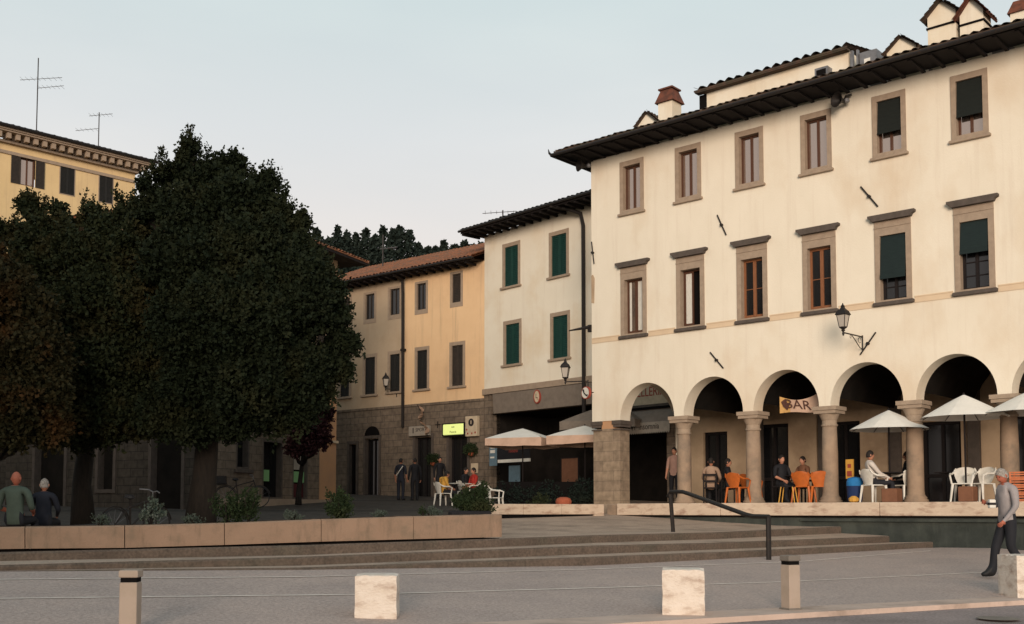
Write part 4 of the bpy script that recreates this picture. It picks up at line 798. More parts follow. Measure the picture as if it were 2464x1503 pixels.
# ================================================================== FOLIAGE
def sprig_cloud(name, parent, blobs, count, leaf, m, up=0.5, shell=0.55, seedn=None, per=7, mats=None):
    """sprays of folded leaves: every spray is a short shoot carrying `per` leaves, scattered through each blob's outer shell"""
    V = []; n_s = count; bl = np.array([[*c, *r] for c, r in blobs], float); vol = bl[:, 3] * bl[:, 4] + bl[:, 4] * bl[:, 5]; pr_ = vol / vol.sum()
    idx = rng.choice(len(bl), n_s, p=pr_); d = rng.normal(size=(n_s, 3)); d /= np.linalg.norm(d, axis=1)[:, None]
    rad = 1 - shell * rng.random(n_s) ** 1.6; rad *= 1 + rng.normal(size=n_s) * .07
    c = bl[idx, :3] + d * bl[idx, 3:] * rad[:, None]
    ax = d * .7 + rng.normal(size=(n_s, 3)) * .45; ax[:, 2] += up; ax /= np.linalg.norm(ax, axis=1)[:, None]
    L = leaf * 2.3 * (0.7 + .8 * rng.random(n_s))
    t = rng.random((n_s, per)) ; base = c[:, None] + ax[:, None] * (t * L[:, None])[:, :, None]
    ld = ax[:, None] * .6 + rng.normal(size=(n_s, per, 3)) * .75; ld /= np.linalg.norm(ld, axis=2)[:, :, None]
    sd_ = np.cross(ld, rng.normal(size=(n_s, per, 3))); sd_ /= np.linalg.norm(sd_, axis=2)[:, :, None]
    ll = leaf * (.65 + .7 * rng.random((n_s, per)))[:, :, None]
    p0 = base; p2 = base + ld * ll; pm = base + ld * ll * .45; p1 = pm + sd_ * ll * .36; p3 = pm - sd_ * ll * .36
    V = np.stack([p0, p1, p2, p3], 2).reshape(-1, 3); F = np.arange(len(V)).reshape(-1, 4)
    return np_mesh(name, V, F, m, parent)
def limb_tree(parent, base, top, r, blobs, name='trunk'):
    mb = MB(); base = Vector(base); top = Vector(top); pts = [base.lerp(top, t) + Vector((random.uniform(-.06, .06), random.uniform(-.06, .06), 0)) * (1 if t else 0) for t in (0, .15, .4, .7, 1)]
    mb.tube(pts, [r * 1.35, r, r * .85, r * .65, r * .3], 12)
    for c, rr in blobs:
        c = Vector(c); s_ = base.lerp(top, min(.9, max(.3, (c.z - base.z) / (top.z - base.z) * .7))); mid = s_.lerp(c, .5) + Vector((0, 0, -.2)); mb.tube([s_, mid, c], [r * .4, r * .25, r * .08], 6)
    return mb.build(name, M['bark'], parent, smooth=True)
def tree(name, label, cat, base, blobpx, count, leaf, m, r=.25, group=None, up=.5, extra=None):
    b0 = Vector(base); t = empty(name, b0, 0, label, cat, group); bl = []
    for px, py, d, rp in blobpx:
        c = P(px, py, d) - b0; rr = max(6, rp - (30 if py < 700 else 20)) * d / 2605; bl.append((tuple(c), (rr, rr * 1.05, rr * .95)))
        for _ in range(8):                      # shoots and lobes that break the outline
            a = random.uniform(0, 6.28); e_ = random.uniform(-.3, 1.3); k = random.uniform(.8, 1.08); w_ = random.uniform(.10, .24) * rr + .05
            dd = Vector((math.cos(a) * math.cos(e_), math.sin(a) * math.cos(e_), math.sin(e_))) * rr * k; bl.append((tuple(c + dd), (w_, w_, w_ * random.uniform(1.5, 2.6))))
    sh = []
    for px, py, L__, w__ in (extra or []):         # upright leading shoots: tip, length, half width in photo units
        d = blobpx[0][2]; c = P(px, py + L__ / 2, d) - b0; k = d / 2605; sh.append((tuple(c), (w__ * k * .8, w__ * k * .8, L__ * k / 2)))
    if sh: sprig_cloud('leading_shoots', t, sh, len(sh) * 46, .062, m, 2.2, shell=1.0, per=5)
    sprig_cloud('crown', t, bl, count, leaf, m, up)
    zt = max(c[2] for c, _ in bl); cx_ = np.mean([c[0] for c, _ in bl]); limb_tree(t, (0, 0, 0), (cx_ * .5, 0, zt * .8), r, bl[::2])
    return t
gp = 'broad leaved trees on the left side of the square'
main = [(456, 372, 24, 34), (452, 400, 24, 40), (470, 450, 24, 62), (395, 440, 24.4, 42), (425, 430, 24.4, 45), (555, 425, 24, 50), (565, 400, 24, 30), (520, 430, 24, 50), (645, 452, 24, 42), (615, 490, 24, 65), (540, 520, 23.5, 95), (450, 540, 23.5, 85), (385, 510, 24.4, 60), (350, 460, 24.6, 32), (350, 520, 24.6, 50), (650, 560, 24, 75), (725, 545, 24, 28), (700, 590, 24, 60), (640, 640, 23.2, 105), (520, 650, 22.8, 120), (420, 640, 23, 90), (745, 640, 24, 70), (790, 700, 24, 55),
        (700, 740, 23.2, 115), (580, 790, 22.4, 130), (470, 800, 22.6, 110), (800, 780, 24, 50), (845, 842, 24, 30), (815, 840, 24, 45), (770, 900, 24, 66), (825, 905, 24, 34), (690, 900, 23.2, 105), (590, 930, 22.6, 115), (490, 930, 23, 105), (720, 980, 23.6, 75), (655, 1015, 23.4, 62), (560, 1020, 23, 68), (470, 1030, 23.2, 68), (400, 1010, 23, 70), (775, 960, 24, 36)]
plumes = [(460, 306, 60, 7), (446, 322, 60, 9), (474, 330, 70, 8), (388, 356, 50, 5), (397, 378, 60, 8), (498, 352, 70, 8), (516, 376, 50, 7), (538, 366, 60, 8), (563, 355, 70, 8), (583, 378, 60, 8), (606, 404, 50, 6), (633, 404, 70, 7), (649, 399, 80, 8), (670, 411, 80, 8), (686, 448, 60, 10), (700, 488, 40, 10), (728, 503, 50, 8), (741, 518, 40, 9), (371, 388, 50, 8), (352, 410, 50, 9), (430, 370, 50, 9), (590, 392, 60, 10)]
tree('linden_tree', 'tallest dark green tree with a pointed crown in front of the shaded corner house', 'tree', P(482, 1262, 24), main, 40000, .088, M['leaf'], .27, gp, up=.9, extra=plumes)
left = [(75, 520, 26, 40), (62, 500, 26, 32), (95, 570, 25.5, 60), (160, 560, 25.5, 45), (140, 520, 26, 28), (215, 530, 25.5, 34), (240, 570, 25, 55), (290, 530, 25.5, 32), (335, 560, 25, 62), (320, 520, 25.5, 30), (300, 640, 24.5, 90), (200, 640, 24.4, 95), (100, 650, 25, 88), (220, 760, 24, 115), (340, 760, 24, 105), (110, 780, 24.5, 105), (250, 880, 23.8, 115), (360, 900, 24, 95), (140, 930, 24, 115), (270, 1000, 23.8, 92), (350, 1010, 24, 70), (180, 1040, 24, 68), (60, 620, 25.5, 60), (30, 580, 26, 42), (0, 570, 26, 40)]
ol = [(345, 430), (380, 410), (420, 380), (437, 345), (448, 330), (480, 342), (505, 370), (525, 385), (548, 372), (575, 370), (596, 392), (622, 425), (642, 420), (662, 425), (690, 462), (684, 492), (692, 512), (716, 520), (735, 540), (752, 575), (775, 600), (802, 632), (828, 668), (842, 705), (850, 760), (862, 815), (872, 832), (858, 870), (846, 905)]
for (xa, ya), (xb, yb) in zip(ol[:-1], ol[1:]):
    for k in range(3): u = random.random(); plumes.append((xa + (xb - xa) * u + random.uniform(-8, 6), ya + (yb - ya) * u + random.uniform(-14, 12), random.uniform(35, 70), random.uniform(5, 9)))
plumes2 = [(68, 456, 60, 9), (84, 468, 50, 8), (50, 470, 50, 8), (36, 520, 50, 8), (110, 480, 50, 9), (140, 492, 40, 8), (205, 470, 60, 9), (222, 480, 50, 8), (238, 492, 40, 8), (281, 450, 50, 5), (292, 470, 50, 8), (318, 462, 50, 9), (5, 530, 50, 8), (255, 500, 40, 8)]
tree('linden_tree', 'lower olive green tree hiding the base of the yellow palazzo', 'tree', P(200, 1262, 26), left, 26000, .092, M['leaf_olive'], .22, gp, up=.85, extra=plumes2)
aut = [(-20, 640, 21.5, 60), (40, 680, 21.5, 50), (10, 740, 21, 75), (80, 760, 21.5, 55), (-60, 780, 21.5, 90), (60, 850, 21, 80), (130, 880, 21.5, 50), (-20, 920, 21, 95), (80, 960, 21, 85), (-60, 1020, 21.5, 80), (30, 1040, 21, 60), (120, 1030, 21.5, 60)]
tree('linden_tree', 'tree with rusty orange autumn leaves at the left edge of the square', 'tree', P(-60, 1268, 22), aut, 13000, .09, M['leaf_autumn'], .2, gp, up=.6)
pur = [(745, 985, 36.5, 32), (760, 1030, 36, 32), (725, 1035, 36, 35), (710, 1080, 36, 28), (780, 1000, 36.5, 16), (740, 1075, 36, 24), (700, 1000, 36, 35), (775, 1060, 36.3, 12)]
tree('purple_leaf_tree', 'small purple leaved tree in front of the peach corner wall', 'tree', P(718, 1215, 37.2), pur, 3000, .10, M['leaf_purple'], .09, None, up=.2)

def shrub(px, py, d, w, h, m, label, cat='shrub', name='planter_shrub', group='plants growing along the concrete planter', count=350, leaf=.05, z=None, up=.9):
    b0 = P(px, py, d)
    if z is not None: b0.z = z
    h *= .78; w *= .85; leaf *= .7; count = int(count * 1.2); t = empty(name, b0, 0, label, cat, group); bl = [((random.uniform(-.3, .3) * w, random.uniform(-.2, .2) * w, h * k), (w * .42 * f, w * .42 * f, h * .3)) for k, f in ((.22, .9), (.42, 1.0), (.65, .6), (.9, .25))] + [((random.uniform(-.4, .4) * w, 0, h * random.uniform(.5, 1.0)), (.04 * w + .01, .04 * w + .01, h * .28)) for _ in range(7)]
    sprig_cloud('foliage', t, bl, count, leaf, m, up, shell=.95)
    q = MB()
    for k in range(7): a = random.uniform(0, 6.28); q.tube([(0, 0, -.05), (.15 * w * math.cos(a), .15 * w * math.sin(a), h * .4), (.4 * w * math.cos(a), .4 * w * math.sin(a), h * .85)], [.012, .009, .004], 4)
    q.build('stem', M['bark'], t); return t
# planter
PT = [(-250, 1325, 15.4, 1275), (-60, 1323, 15.8, 1270), (60, 1321, 16.0, 1268), (300, 1319, 16.4, 1265), (540, 1312, 16.9, 1259), (773, 1304, 17.5, 1250), (995, 1298, 18.2, 1243), (1208, 1293, 19.2, 1238)]
PL = empty('concrete_planter', P(540, 1312, 16.9), 0, 'long low pinkish concrete planter wall along the top of the steps', 'planter'); off = PL.location
for i in range(len(PT) - 1):
    (xa, ya, da, ta), (xb, yb, db, tb) = PT[i], PT[i + 1]; a = P(xa, ya, da) - off; b = P(xb, yb, db) - off; at_ = P(xa, ta, da) - off; bt_ = P(xb, tb, db) - off
    u = (b - a); u.z = 0; u.normalize(); gap = u * .006; nb = Vector((-u.y, u.x, 0)) * .70; a = a + gap; b = b - gap; at_ = at_ + gap; bt_ = bt_ - gap
    q = MB(); c_ = nb * .03 / .7; lip = Vector((0, 0, .02))
    q.add([a, b, bt_ - lip, at_ - lip, bt_ + c_, at_ + c_, bt_ + nb * .14, at_ + nb * .14, bt_ + nb * .14 - lip * 3, at_ + nb * .14 - lip * 3, a + nb, b + nb, at_ + nb * .86 , bt_ + nb * .86, at_ + nb, bt_ + nb],
          [(0, 1, 2, 3), (3, 2, 4, 5), (5, 4, 6, 7), (7, 6, 8, 9), (10, 14, 15, 11), (12, 13, 15, 14), (0, 3, 5, 14, 10), (1, 11, 15, 4, 2), (0, 10, 11, 1)])
    q.build('panel', M['concrete'], PL)
    q = MB(); q.quad(at_ + nb * .14 - lip * 2, bt_ + nb * .14 - lip * 2, bt_ + nb * .86 - lip * 2, at_ + nb * .86 - lip * 2); q.build('soil', M['soil'], PL)
    q = MB(); w_ = nb * .1; q.add([a + w_ - lip, b + w_ - lip, b + w_ * 9 - lip, a + w_ * 9 - lip] + [k + Vector((0, 0, -.16)) for k in (a + w_, b + w_, b + w_ * 9, a + w_ * 9)], [(0, 1, 5, 4), (1, 2, 6, 5), (2, 3, 7, 6), (3, 0, 4, 7)]); q.build('dark_gap', M['dark'], PL)  # near-black strip stands in for the shade in the gap below the panels
for a in [(362, 1264, 16.9, .45, .42, 'leaf_grey', 'small grey green plant nearest the white haired sitter', .06, 80), (240, 1264, 16.8, .28, .16, 'leaf_grey', 'low silvery cushion plant near the middle of the shaded planter', .03, 160), (545, 1260, 17.3, .55, .50, 'leaf_shrub', 'loose green shrub in front of the leaning bicycle', .05, 260),
          (467, 1262, 17.1, .35, .14, 'leaf_grey', 'low silvery plant beside the tree trunk', .03, 160), (598, 1256, 17.4, .35, .55, 'leaf_shrub', 'upright green plant in front of the parked bicycle', .05, 240), (705, 1252, 17.6, .32, .14, 'leaf_grey', 'low grey cushion plant right of the parked bicycle', .03, 150),
          (812, 1250, 18.1, .48, .50, 'leaf_shrub', 'bushy green shrub in front of the dark arched door', .055, 420), (918, 1246, 18.4, .28, .11, 'leaf_grey', 'small pale cushion plant below the two standing people', .028, 130), (1035, 1243, 18.9, .34, .17, 'leaf_grey', 'pale round plant left of the big box planter', .03, 170), (1018, 1243, 18.8, .14, .16, 'leaf_shrub', 'tiny dark plant touching the pale round plant', .03, 70)]:
    shrub(a[0], a[1], a[2], a[3], a[4], M[a[5]], a[6], leaf=a[7], count=a[8])
# big box planter with bush
bp_ = P(1125, 1243, 24.0); bp_.z = piazza_z(24)
t = empty('box_planter', bp_, R(8), 'dark square planter box holding a large bushy shrub', 'planter'); q = MB(); q.bevbox(-.40, .48, -.4, .4, 0, .50, .02); q.build('box', M['cloth_black'], t)
t2 = shrub(1140, 1210, 24.1, .95, .72, M['leaf_shrub'], 'large bushy shrub in the dark box planter by the marble bench', count=1500, leaf=.06, z=bp_.z + .42, name='box_shrub', group=None)

# ================================================================== STONE BLOCKS AND BOLLARDS
def block(px, py, d, w, h, rz, label, sd_):
    random.seed(sd_); b0 = P(px, py, d); t = empty('stone_block', b0, rz, label, 'stone block', 'rough travertine blocks along the kerb'); mb = MB(); n = 8
    # chipped block: grid faces with jittered edges
    def pt(i, j, k): 
        x, y, z = (i / n - .5) * w, (j / n - .5) * w, k / n * h
        e = sum((i in (0, n), j in (0, n), k in (0, n)))
        ch = .012 if e >= 2 else .003
        random.seed((i * 97 + j * 31 + k * 7 + sd_ * 1000)); rx, ry, rz_ = (random.random() for _ in range(3))
        if e >= 2: x *= 1 - rx * ch * 3; y *= 1 - ry * ch * 3; z -= (rz_ * ch * 2 if k == n else 0)
        return (x, y, z)
    for f in range(5):
        vs = []
        for a in range(n + 1):
            for b in range(n + 1):
                vs.append({0: pt(a, 0, b), 1: pt(n, a, b), 2: pt(n - a, n, b), 3: pt(0, n - a, b), 4: pt(a, b, n)}[f])
        mb.add(vs, [(a * (n + 1) + b, (a + 1) * (n + 1) + b, (a + 1) * (n + 1) + b + 1, a * (n + 1) + b + 1) for a in range(n) for b in range(n)])
    mb.build('block', M['travertine'], t)
    q = MB(); q.box(-w * .52, w * .52, -w * .5, w * .5, -.04, .0); q.build('footing', M['kerb'], t)
    random.seed(sd_)
block(908, 1503, 11.9, .455, .55, R(2), 'square pale travertine block near the middle bottom of the picture', 3)
block(1645, 1480, 12.7, .485, .54, R(-9), 'stained pale travertine block left of the grey bollard', 5)
block(2468, 1436, 15.2, .52, .585, R(4), 'clean pale travertine block in front of the walking man', 9)
def bollard(px, py, d, rz, m1, mcap, label):
    t = empty('bollard', P(px, py, d), rz, label, 'bollard', 'square light bollards along the kerb'); q = MB(); q.bevbox(-.082, .082, -.082, .082, 0, .54, .008); q.build('post', m1, t)
    q = MB(); q.box(-.075, .075, -.075, .075, .54, .585); q.build('light_slot', M['dark'], t); q = MB(); q.bevbox(-.09, .09, -.09, .09, .585, .655, .008); q.build('cap', mcap, t); q = MB(); q.bevbox(-.10, .10, -.10, .10, -.01, .02, .005); q.build('foot_plate', mcap, t)
bollard(312, 1538, 10.4, R(3), M['post_beige'], M['post_beige'], 'pale square bollard with a black slot at the bottom left')
bollard(1903, 1467, 13.2, R(24), M['post_beige'], M['post_grey'], 'square bollard with a dark grey cap right of the stained travertine block')
# handrail
H1, H2 = P(1620, 1277, 24.2), P(1850, 1345, 20.6); t = empty('handrail', H1, 0, 'black iron handrail running down the steps towards the road', 'handrail')
def L_(v): return v - H1
q = MB(); q.tube([(0, 0, -.05), L_(P(1613, 1190, 24.2))], .045, 8); q.build('post', M['iron'], t); q = MB(); q.tube([L_(H2) - Vector((0, 0, .05)), L_(P(1849, 1246, 20.6))], .05, 8); q.build('post', M['iron'], t)
q = MB(); q.tube([L_(P(1608, 1196, 24.4)), L_(P(1614, 1184, 24.3)), L_(P(1642, 1184, 24.0)), L_(P(1655, 1188, 23.8)), L_(P(1795, 1239, 21.3)), L_(P(1812, 1243, 21.1)), L_(P(1850, 1244, 20.6))], .045, 8); q.build('rail', M['iron'], t)

# ================================================================== FURNITURE
def make_plastic_chair(m):
    t = empty('plastic_chair', (0, 0, 0), 0)
    q = MB(); q.bevbox(-.22, .22, -.22, .20, .41, .44, .012); q.build('seat', m, t)
    q = MB(); n = 9; vs = []                   # fan-shaped curved back, facing -y
    for j in range(7):
        tt = j / 6; z = .43 + .40 * tt; wd = .15 + .10 * math.sin(tt * math.pi * .62); wd *= (1 if tt < .84 else (1 - (tt - .84) * 2.4)); yb = .20 + .09 * tt
        for i in range(n + 1): u = i / n * 2 - 1; vs.append((u * wd, yb - .05 * u * u, z - (.02 * u * u if j == 6 else 0)))
    q.add(vs, [(j * (n + 1) + i, j * (n + 1) + i + 1, (j + 1) * (n + 1) + i + 1, (j + 1) * (n + 1) + i) for j in range(6) for i in range(n)]); q.build('backrest', m, t)
    for sx in (-1, 1):
        q = MB(); q.tube([(sx * .22, -.20, .42), (sx * .255, -.22, .62), (sx * .27, -.10, .66), (sx * .27, .10, .665), (sx * .24, .22, .72), (sx * .21, .26, .80)], [.022, .022, .026, .026, .022, .015], 6); q.build('armrest', m, t)
        for sy in (-1, 1): q = MB(); q.tube([(sx * .20, sy * .19, .43), (sx * .25, sy * .235, .0)], [.034, .022], 6); q.build('leg', m, t)
    return t
used = {}
def plastic_chair(col, x, y, rz, label, group, z=.21, world=None):
    m = M['plastic_' + col]
    if col not in used: used[col] = make_plastic_chair(m); t = used[col]
    else: t = copy_tree(used[col])
    t.location = world if world is not None else A2W(x, y, z); t.rotation_euler = (0, 0, rz if world is not None else AR + rz); tag(t, label, 'chair', group); return t
go = 'orange plastic chairs under the arcade'
plastic_chair('orange', a_at(1776, -.2), -.2, R(170), 'orange plastic chair seen from behind in the second arch, nearest the column', go)
plastic_chair('orange', a_at(1806, .9), .9, R(160), 'orange plastic chair half hidden behind the column of the second arch', go)
plastic_chair('orange', a_at(1935, .1), .1, R(185), 'orange plastic chair behind the seated figure in the third arch', go)
plastic_chair('orange', a_at(1972, .2), .2, R(215), 'bright orange plastic chair at the right side of the third arch', go)
gw_ = 'white plastic chairs on the terrace'
plastic_chair('white', a_at(2104, -.3), -.3, R(150), 'white plastic chair under the person in a white shirt', gw_)
plastic_chair('white', a_at(2178, .5), .5, R(-115), 'white plastic chair turned sideways across the umbrella table', gw_)
plastic_chair('white', a_at(2320, -.25), -.25, R(8), 'empty white plastic chair left of the umbrella pole', gw_)
plastic_chair('white', a_at(2362, -.05), -.05, R(-22), 'empty white plastic chair right of the umbrella pole', gw_)
def table(x, y, w, label, m=None, z=.21, world=None, h=.72):
    t = empty('cafe_table', world if world is not None else A2W(x, y, z), AR, label, 'table', 'cafe tables')
    q = MB(); q.bevbox(-w / 2, w / 2, -w / 2, w / 2, h, h + .03, .01); q.build('tabletop', m or M['wood_dark'], t); q = MB(); q.tube([(0, 0, 0), (0, 0, h)], .03, 8); q.lathe([(.22, 0), (.22, .02), (.04, .05)], (0, 0, 0), 12); q.build('pedestal', M['iron'], t)
table(a_at(2140, .15), .15, .75, 'dark cafe table under the white umbrella in the fourth arch'); table(a_at(1900, .8), .8, .7, 'dark cafe table in the third arch between the seated figures'); table(a_at(1745, 1.3), 1.3, .6, 'dark cafe table in the second arch'); table(a_at(2296, .9), .9, .7, 'dark cafe table behind the empty white chairs')
# wooden-framed stool/chair in the third arch
t = empty('folding_stool', A2W(a_at(1897, -.25), -.25, .21), AR + R(10), 'small stool with pale wooden frame in front of the third arch', 'stool')
q = MB(); q.bevbox(-.17, .17, -.14, .14, .42, .45, .01); q.build('seat', M['cloth_black'], t)
for sx in (-1, 1):
    for sy in (-1, 1): q = MB(); q.tube([(sx * .15, sy * .12, .42), (sx * .21, sy * .14, 0)], .014, 5); q.build('leg', M['yellow'], t)
# blue bin, yellow thing, crates, sign panel
t = empty('waste_bin', A2W(a_at(2058, -.1), -.1, .21), AR, 'dark blue bin with bright blue lid beside the column', 'bin'); q = MB(); q.lathe([(.16, 0), (.18, .05), (.2, .38), (.2, .42)], (0, 0, 0), 16); q.build('drum', M['blue_dark'], t); q = MB(); q.lathe([(.205, .42), (.205, .52), (.17, .62), (.05, .65)], (0, 0, 0), 16); q.build('lid', M['blue'], t)
q = MB(); q.lathe([(.06, 0), (.12, .03), (.13, .10), (.05, .16)], (0, 0, 0), 9); o = q.build('yellow_bag', M['yellow']); o.location = A2W(a_at(2055, -.5), -.5, .21); tag(o, 'small crumpled yellow bag on the terrace edge by the blue bin', 'bag')
t = empty('menu_stand', A2W(a_at(2046, .35), .35, .21), AR + R(-10), 'yellow and red menu panel standing behind the blue bin', 'sign'); q = MB(); q.box(-.10, .12, -.02, .02, .62, 1.12); q.build('panel', M['yellow'], t); q = MB(); q.box(-.06, .08, -.026, -.021, .68, .82); q.box(-.04, .06, -.026, -.021, .90, 1.0); q.build('print', M['letter_red'], t); q = MB(); q.tube([(0, 0, 0), (0, 0, .62)], .02, 6); q.build('stand', M['iron'], t)
def base_box(px, off_, w, h, label):
    t = empty('umbrella_base', A2W(a_at(px, off_), off_, .21), AR, label, 'umbrella base', 'brown umbrella bases'); q = MB(); q.bevbox(-w / 2, w / 2, -w / 2, w / 2, 0, h, .02); q.build('box', M['box_brown'], t)
base_box(2147, -.25, .38, .34, 'brown square umbrella base under the smaller white umbrella'); base_box(2330, -.42, .34, .36, 'brown square umbrella base between the two empty white chairs')
def crate(i, px, label):
    t = empty('plastic_crate', A2W(a_at(px, -.35), -.35, .21 + i * .17), AR, label, 'crate', 'stack of orange crates'); q = MB()
    q.box(-.22, .22, -.15, .15, 0, .02)
    for z in (.03, .09, .14): q.box(-.22, .22, -.155, -.14, z, z + .025); q.box(-.22, .22, .14, .155, z, z + .025); q.box(-.225, -.21, -.15, .15, z, z + .025); q.box(.21, .225, -.15, .15, z, z + .025)
    for sx in (-1, 1):
        for sy in (-1, 1): q.box(sx * .215 - .015, sx * .215 + .015, sy * .145 - .015, sy * .145 + .015, 0, .165)
    q.build('basket', M['crate'], t)
for i, l_ in enumerate(('bottom orange crate of the stack at the right edge', 'second orange crate from the bottom of the stack', 'third orange crate from the bottom of the stack', 'topmost orange crate of the stack at the right edge')): crate(i, 2462, l_)
# umbrellas
def umbrella(loc, rz, rad, ztip, zrim, label, sides=8, valance=0.0, m=None, vm=None, pole=True, zb=0.0, group='cafe umbrellas', tilt=0):
    t = empty('cafe_umbrella', loc, rz, label, 'umbrella', group); m = m or M['canvas_white']; q = MB(); n = sides; vs = [(0, 0, ztip)]; RR = 5
    for j in range(1, RR + 1):
        f = j / RR
        for k in range(n * 4):
            w = 2 * math.pi * k / (n * 4); sag = 1 - .05 * math.sin(math.pi * ((k % 4) / 4)) * f; r_ = rad * f * sag
            if sides == 4: c_ = max(abs(math.cos(w)), abs(math.sin(w))); r_ = rad * f / c_ * (1 - .04 * f * math.sin(math.pi * ((k % 4) / 4)))
            vs.append((r_ * math.cos(w), r_ * math.sin(w), ztip + (zrim - ztip) * f ** 1.06 + .03 * math.sin(math.pi * ((k % 4) / 4)) * f * 0))
    N = n * 4; fs = [(0, 1 + k, 1 + (k + 1) % N) for k in range(N)] + [(1 + (j - 1) * N + k, 1 + j * N + k, 1 + j * N + (k + 1) % N, 1 + (j - 1) * N + (k + 1) % N) for j in range(1, RR) for k in range(N)]
    q.add(vs, fs); cn = q.build('canopy', m, t)
    if valance:
        q = MB(); last = vs[1 + (RR - 1) * N:]; vv = []
        for k, v in enumerate(last): vv += [v, (v[0] * (1.0 + .02 * (k % 2)), v[1] * (1 + .02 * (k % 2)), v[2] - valance * random.uniform(.85, 1.1))]
        q.add(vv, [(2 * k, 2 * ((k + 1) % N), 2 * ((k + 1) % N) + 1, 2 * k + 1) for k in range(N)]); q.build('valance', vm or m, cn)
    q = MB(); q.tube([(0, 0, zb), (0, 0, ztip + .04)], .024, 8); q.build('pole', M['wood_dark'], t)
    for k in range(n if sides != 4 else 8):
        w = 2 * math.pi * k / (n if sides != 4 else 8) ; rr_ = rad * .95 if sides != 4 else rad * .95 / max(abs(math.cos(w)), abs(math.sin(w))); q = MB(); q.tube([(.03 * math.cos(w), .03 * math.sin(w), ztip - .05), (rr_ * math.cos(w), rr_ * math.sin(w), zrim - .015 + .02)], .009, 4); q.build('rib', M['wood_dark'], t)
    return t
x_ = a_at(2143, .25); umbrella(A2W(x_, .25, .21), AR, 1.0, 2.33, 1.83, 'white cafe umbrella partly behind the column of the fourth arch')
x_ = a_at(2326, -.42); umbrella(A2W(x_, -.42, .21), AR, 1.02, 2.52, 1.97, 'white cafe umbrella with its canopy in front of the columns of the fifth arch')
x_ = a_at(2484, -.42); umbrella(A2W(x_, -.42, .21), AR, 1.02, 2.50, 2.0, 'white cafe umbrella cut off by the right edge of the picture')
# bar umbrellas on the corner
def gz(y): return piazza_z(y)
for px, d, rad, tip, rim, rz, lab in ((1258, 37.2, 1.05, 1031, 1058, R(-20), 'square market umbrella with pale canopy and pink valance left of the bar'), (1408, 36.2, 1.05, 1024, 1052, R(-22), 'square market umbrella with pink valance beside the palazzo corner pier'), (1478, 38.6, 1.5, 968, 1018, R(-30), 'taller beige umbrella mostly hidden behind the palazzo corner')):
    c_ = P(px, 1230, d); z0 = gz(d); umbrella((c_.x, c_.y, z0), rz, rad, (HOR - tip) / 2605 * d - z0, (HOR - rim) / 2605 * d - z0, lab, 4, .28, vm=M['canvas_pink'] if px != 1478 else M['fascia'], m=M['canvas_white'] if px != 1478 else M['fascia'])
# bar frontage things
def panel(name, x0, x1, z0, z1, y, m, label, cat, border=None, kids=()):
    t = empty(name, C2W((x0 + x1) / 2, y, z0), CR, label, cat); w = (x1 - x0) / 2; h = z1 - z0; q = MB(); q.bevbox(-w, w, -.03, .03, 0, h, .006); q.build('board', m, t)
    if border: q = MB(); frame_bars(q, -w - .03, w + .03, -.03, h + .03, .04, -.05, .03); q.build('frame', border, t)
    for k in kids: k(t, w, h)
    return t
panel('menu_board', 1.90, 3.70, 1.98, 2.72, -.9, M['cloth_black'], 'black menu board with orange lettering and a white lower edge outside the bar', 'sign', None,
      [lambda t, w, h: text('PIZZERIA', .24, M['letter_red'], t, (0, -.035, h * .72), FRONT, ext=.002), lambda t, w, h: text('PANINI', .16, M['letter_red'], t, (0, -.035, h * .40), FRONT, ext=.002), lambda t, w, h: MB().box(-w, w, -.04, .035, -.12, .0).build('lower_edge', M['white'], t)])
panel('ice_cream_poster', 1.45, 1.85, 1.75, 2.62, -.95, M['poster_blue'], 'blue and white poster left of the black menu board', 'sign', None, [lambda t, w, h: MB().box(-.14, .14, -.036, -.031, .50, .62).box(-.14, .10, -.036, -.031, .30, .36).box(-.12, .14, -.036, -.031, .68, .78).build('print', M['white'], t)])
panel('door_poster', 4.0, 4.9, 1.0, 2.0, .5, M['box_brown'], 'brown glazed panel inside the dark bar front', 'panel', M['wood_dark'])
panel('notice_sheet', 2.2, 2.8, .95, 1.75, -.6, M['poster_blue'], 'pale grey sheet below the menu board', 'notice')
# round telephone sign on the palazzo corner
t = empty('telephone_sign', A2W(-.02, -.16, 3.32), AR + R(-12), 'round white sign with red rim and a telephone receiver at the palazzo corner', 'sign')
t.location = P(1411, 946, 32.6)
q = MB(); vs = [(.19 * math.cos(a), 0, .19 * math.sin(a)) for a in np.linspace(0, 6.28, 24, endpoint=False)]; q.add([(x, -.04, z) for x, y, z in vs] + [(x, .04, z) for x, y, z in vs], [tuple(range(24)), tuple(range(47, 23, -1))] + [(i, (i + 1) % 24, 24 + (i + 1) % 24, 24 + i) for i in range(24)]); q.build('rim', M['letter_red'], t)
q = MB(); q.add([(.165 * math.cos(a), -.046, .165 * math.sin(a)) for a in np.linspace(0, 6.28, 24, endpoint=False)], [tuple(range(24))]); q.build('disc', M['white'], t)
q = MB(); q.tube([(-.08, -.055, .10), (-.05, -.055, .0), (.03, -.055, -.07), (.11, -.055, -.09)], [.035, .018, .018, .035], 6); q.build('receiver', M['ink'], t); q = MB(); q.tube([(.0, .0, .0), (.22, .1, .0)], .015, 5); q.build('bracket', M['iron'], t)
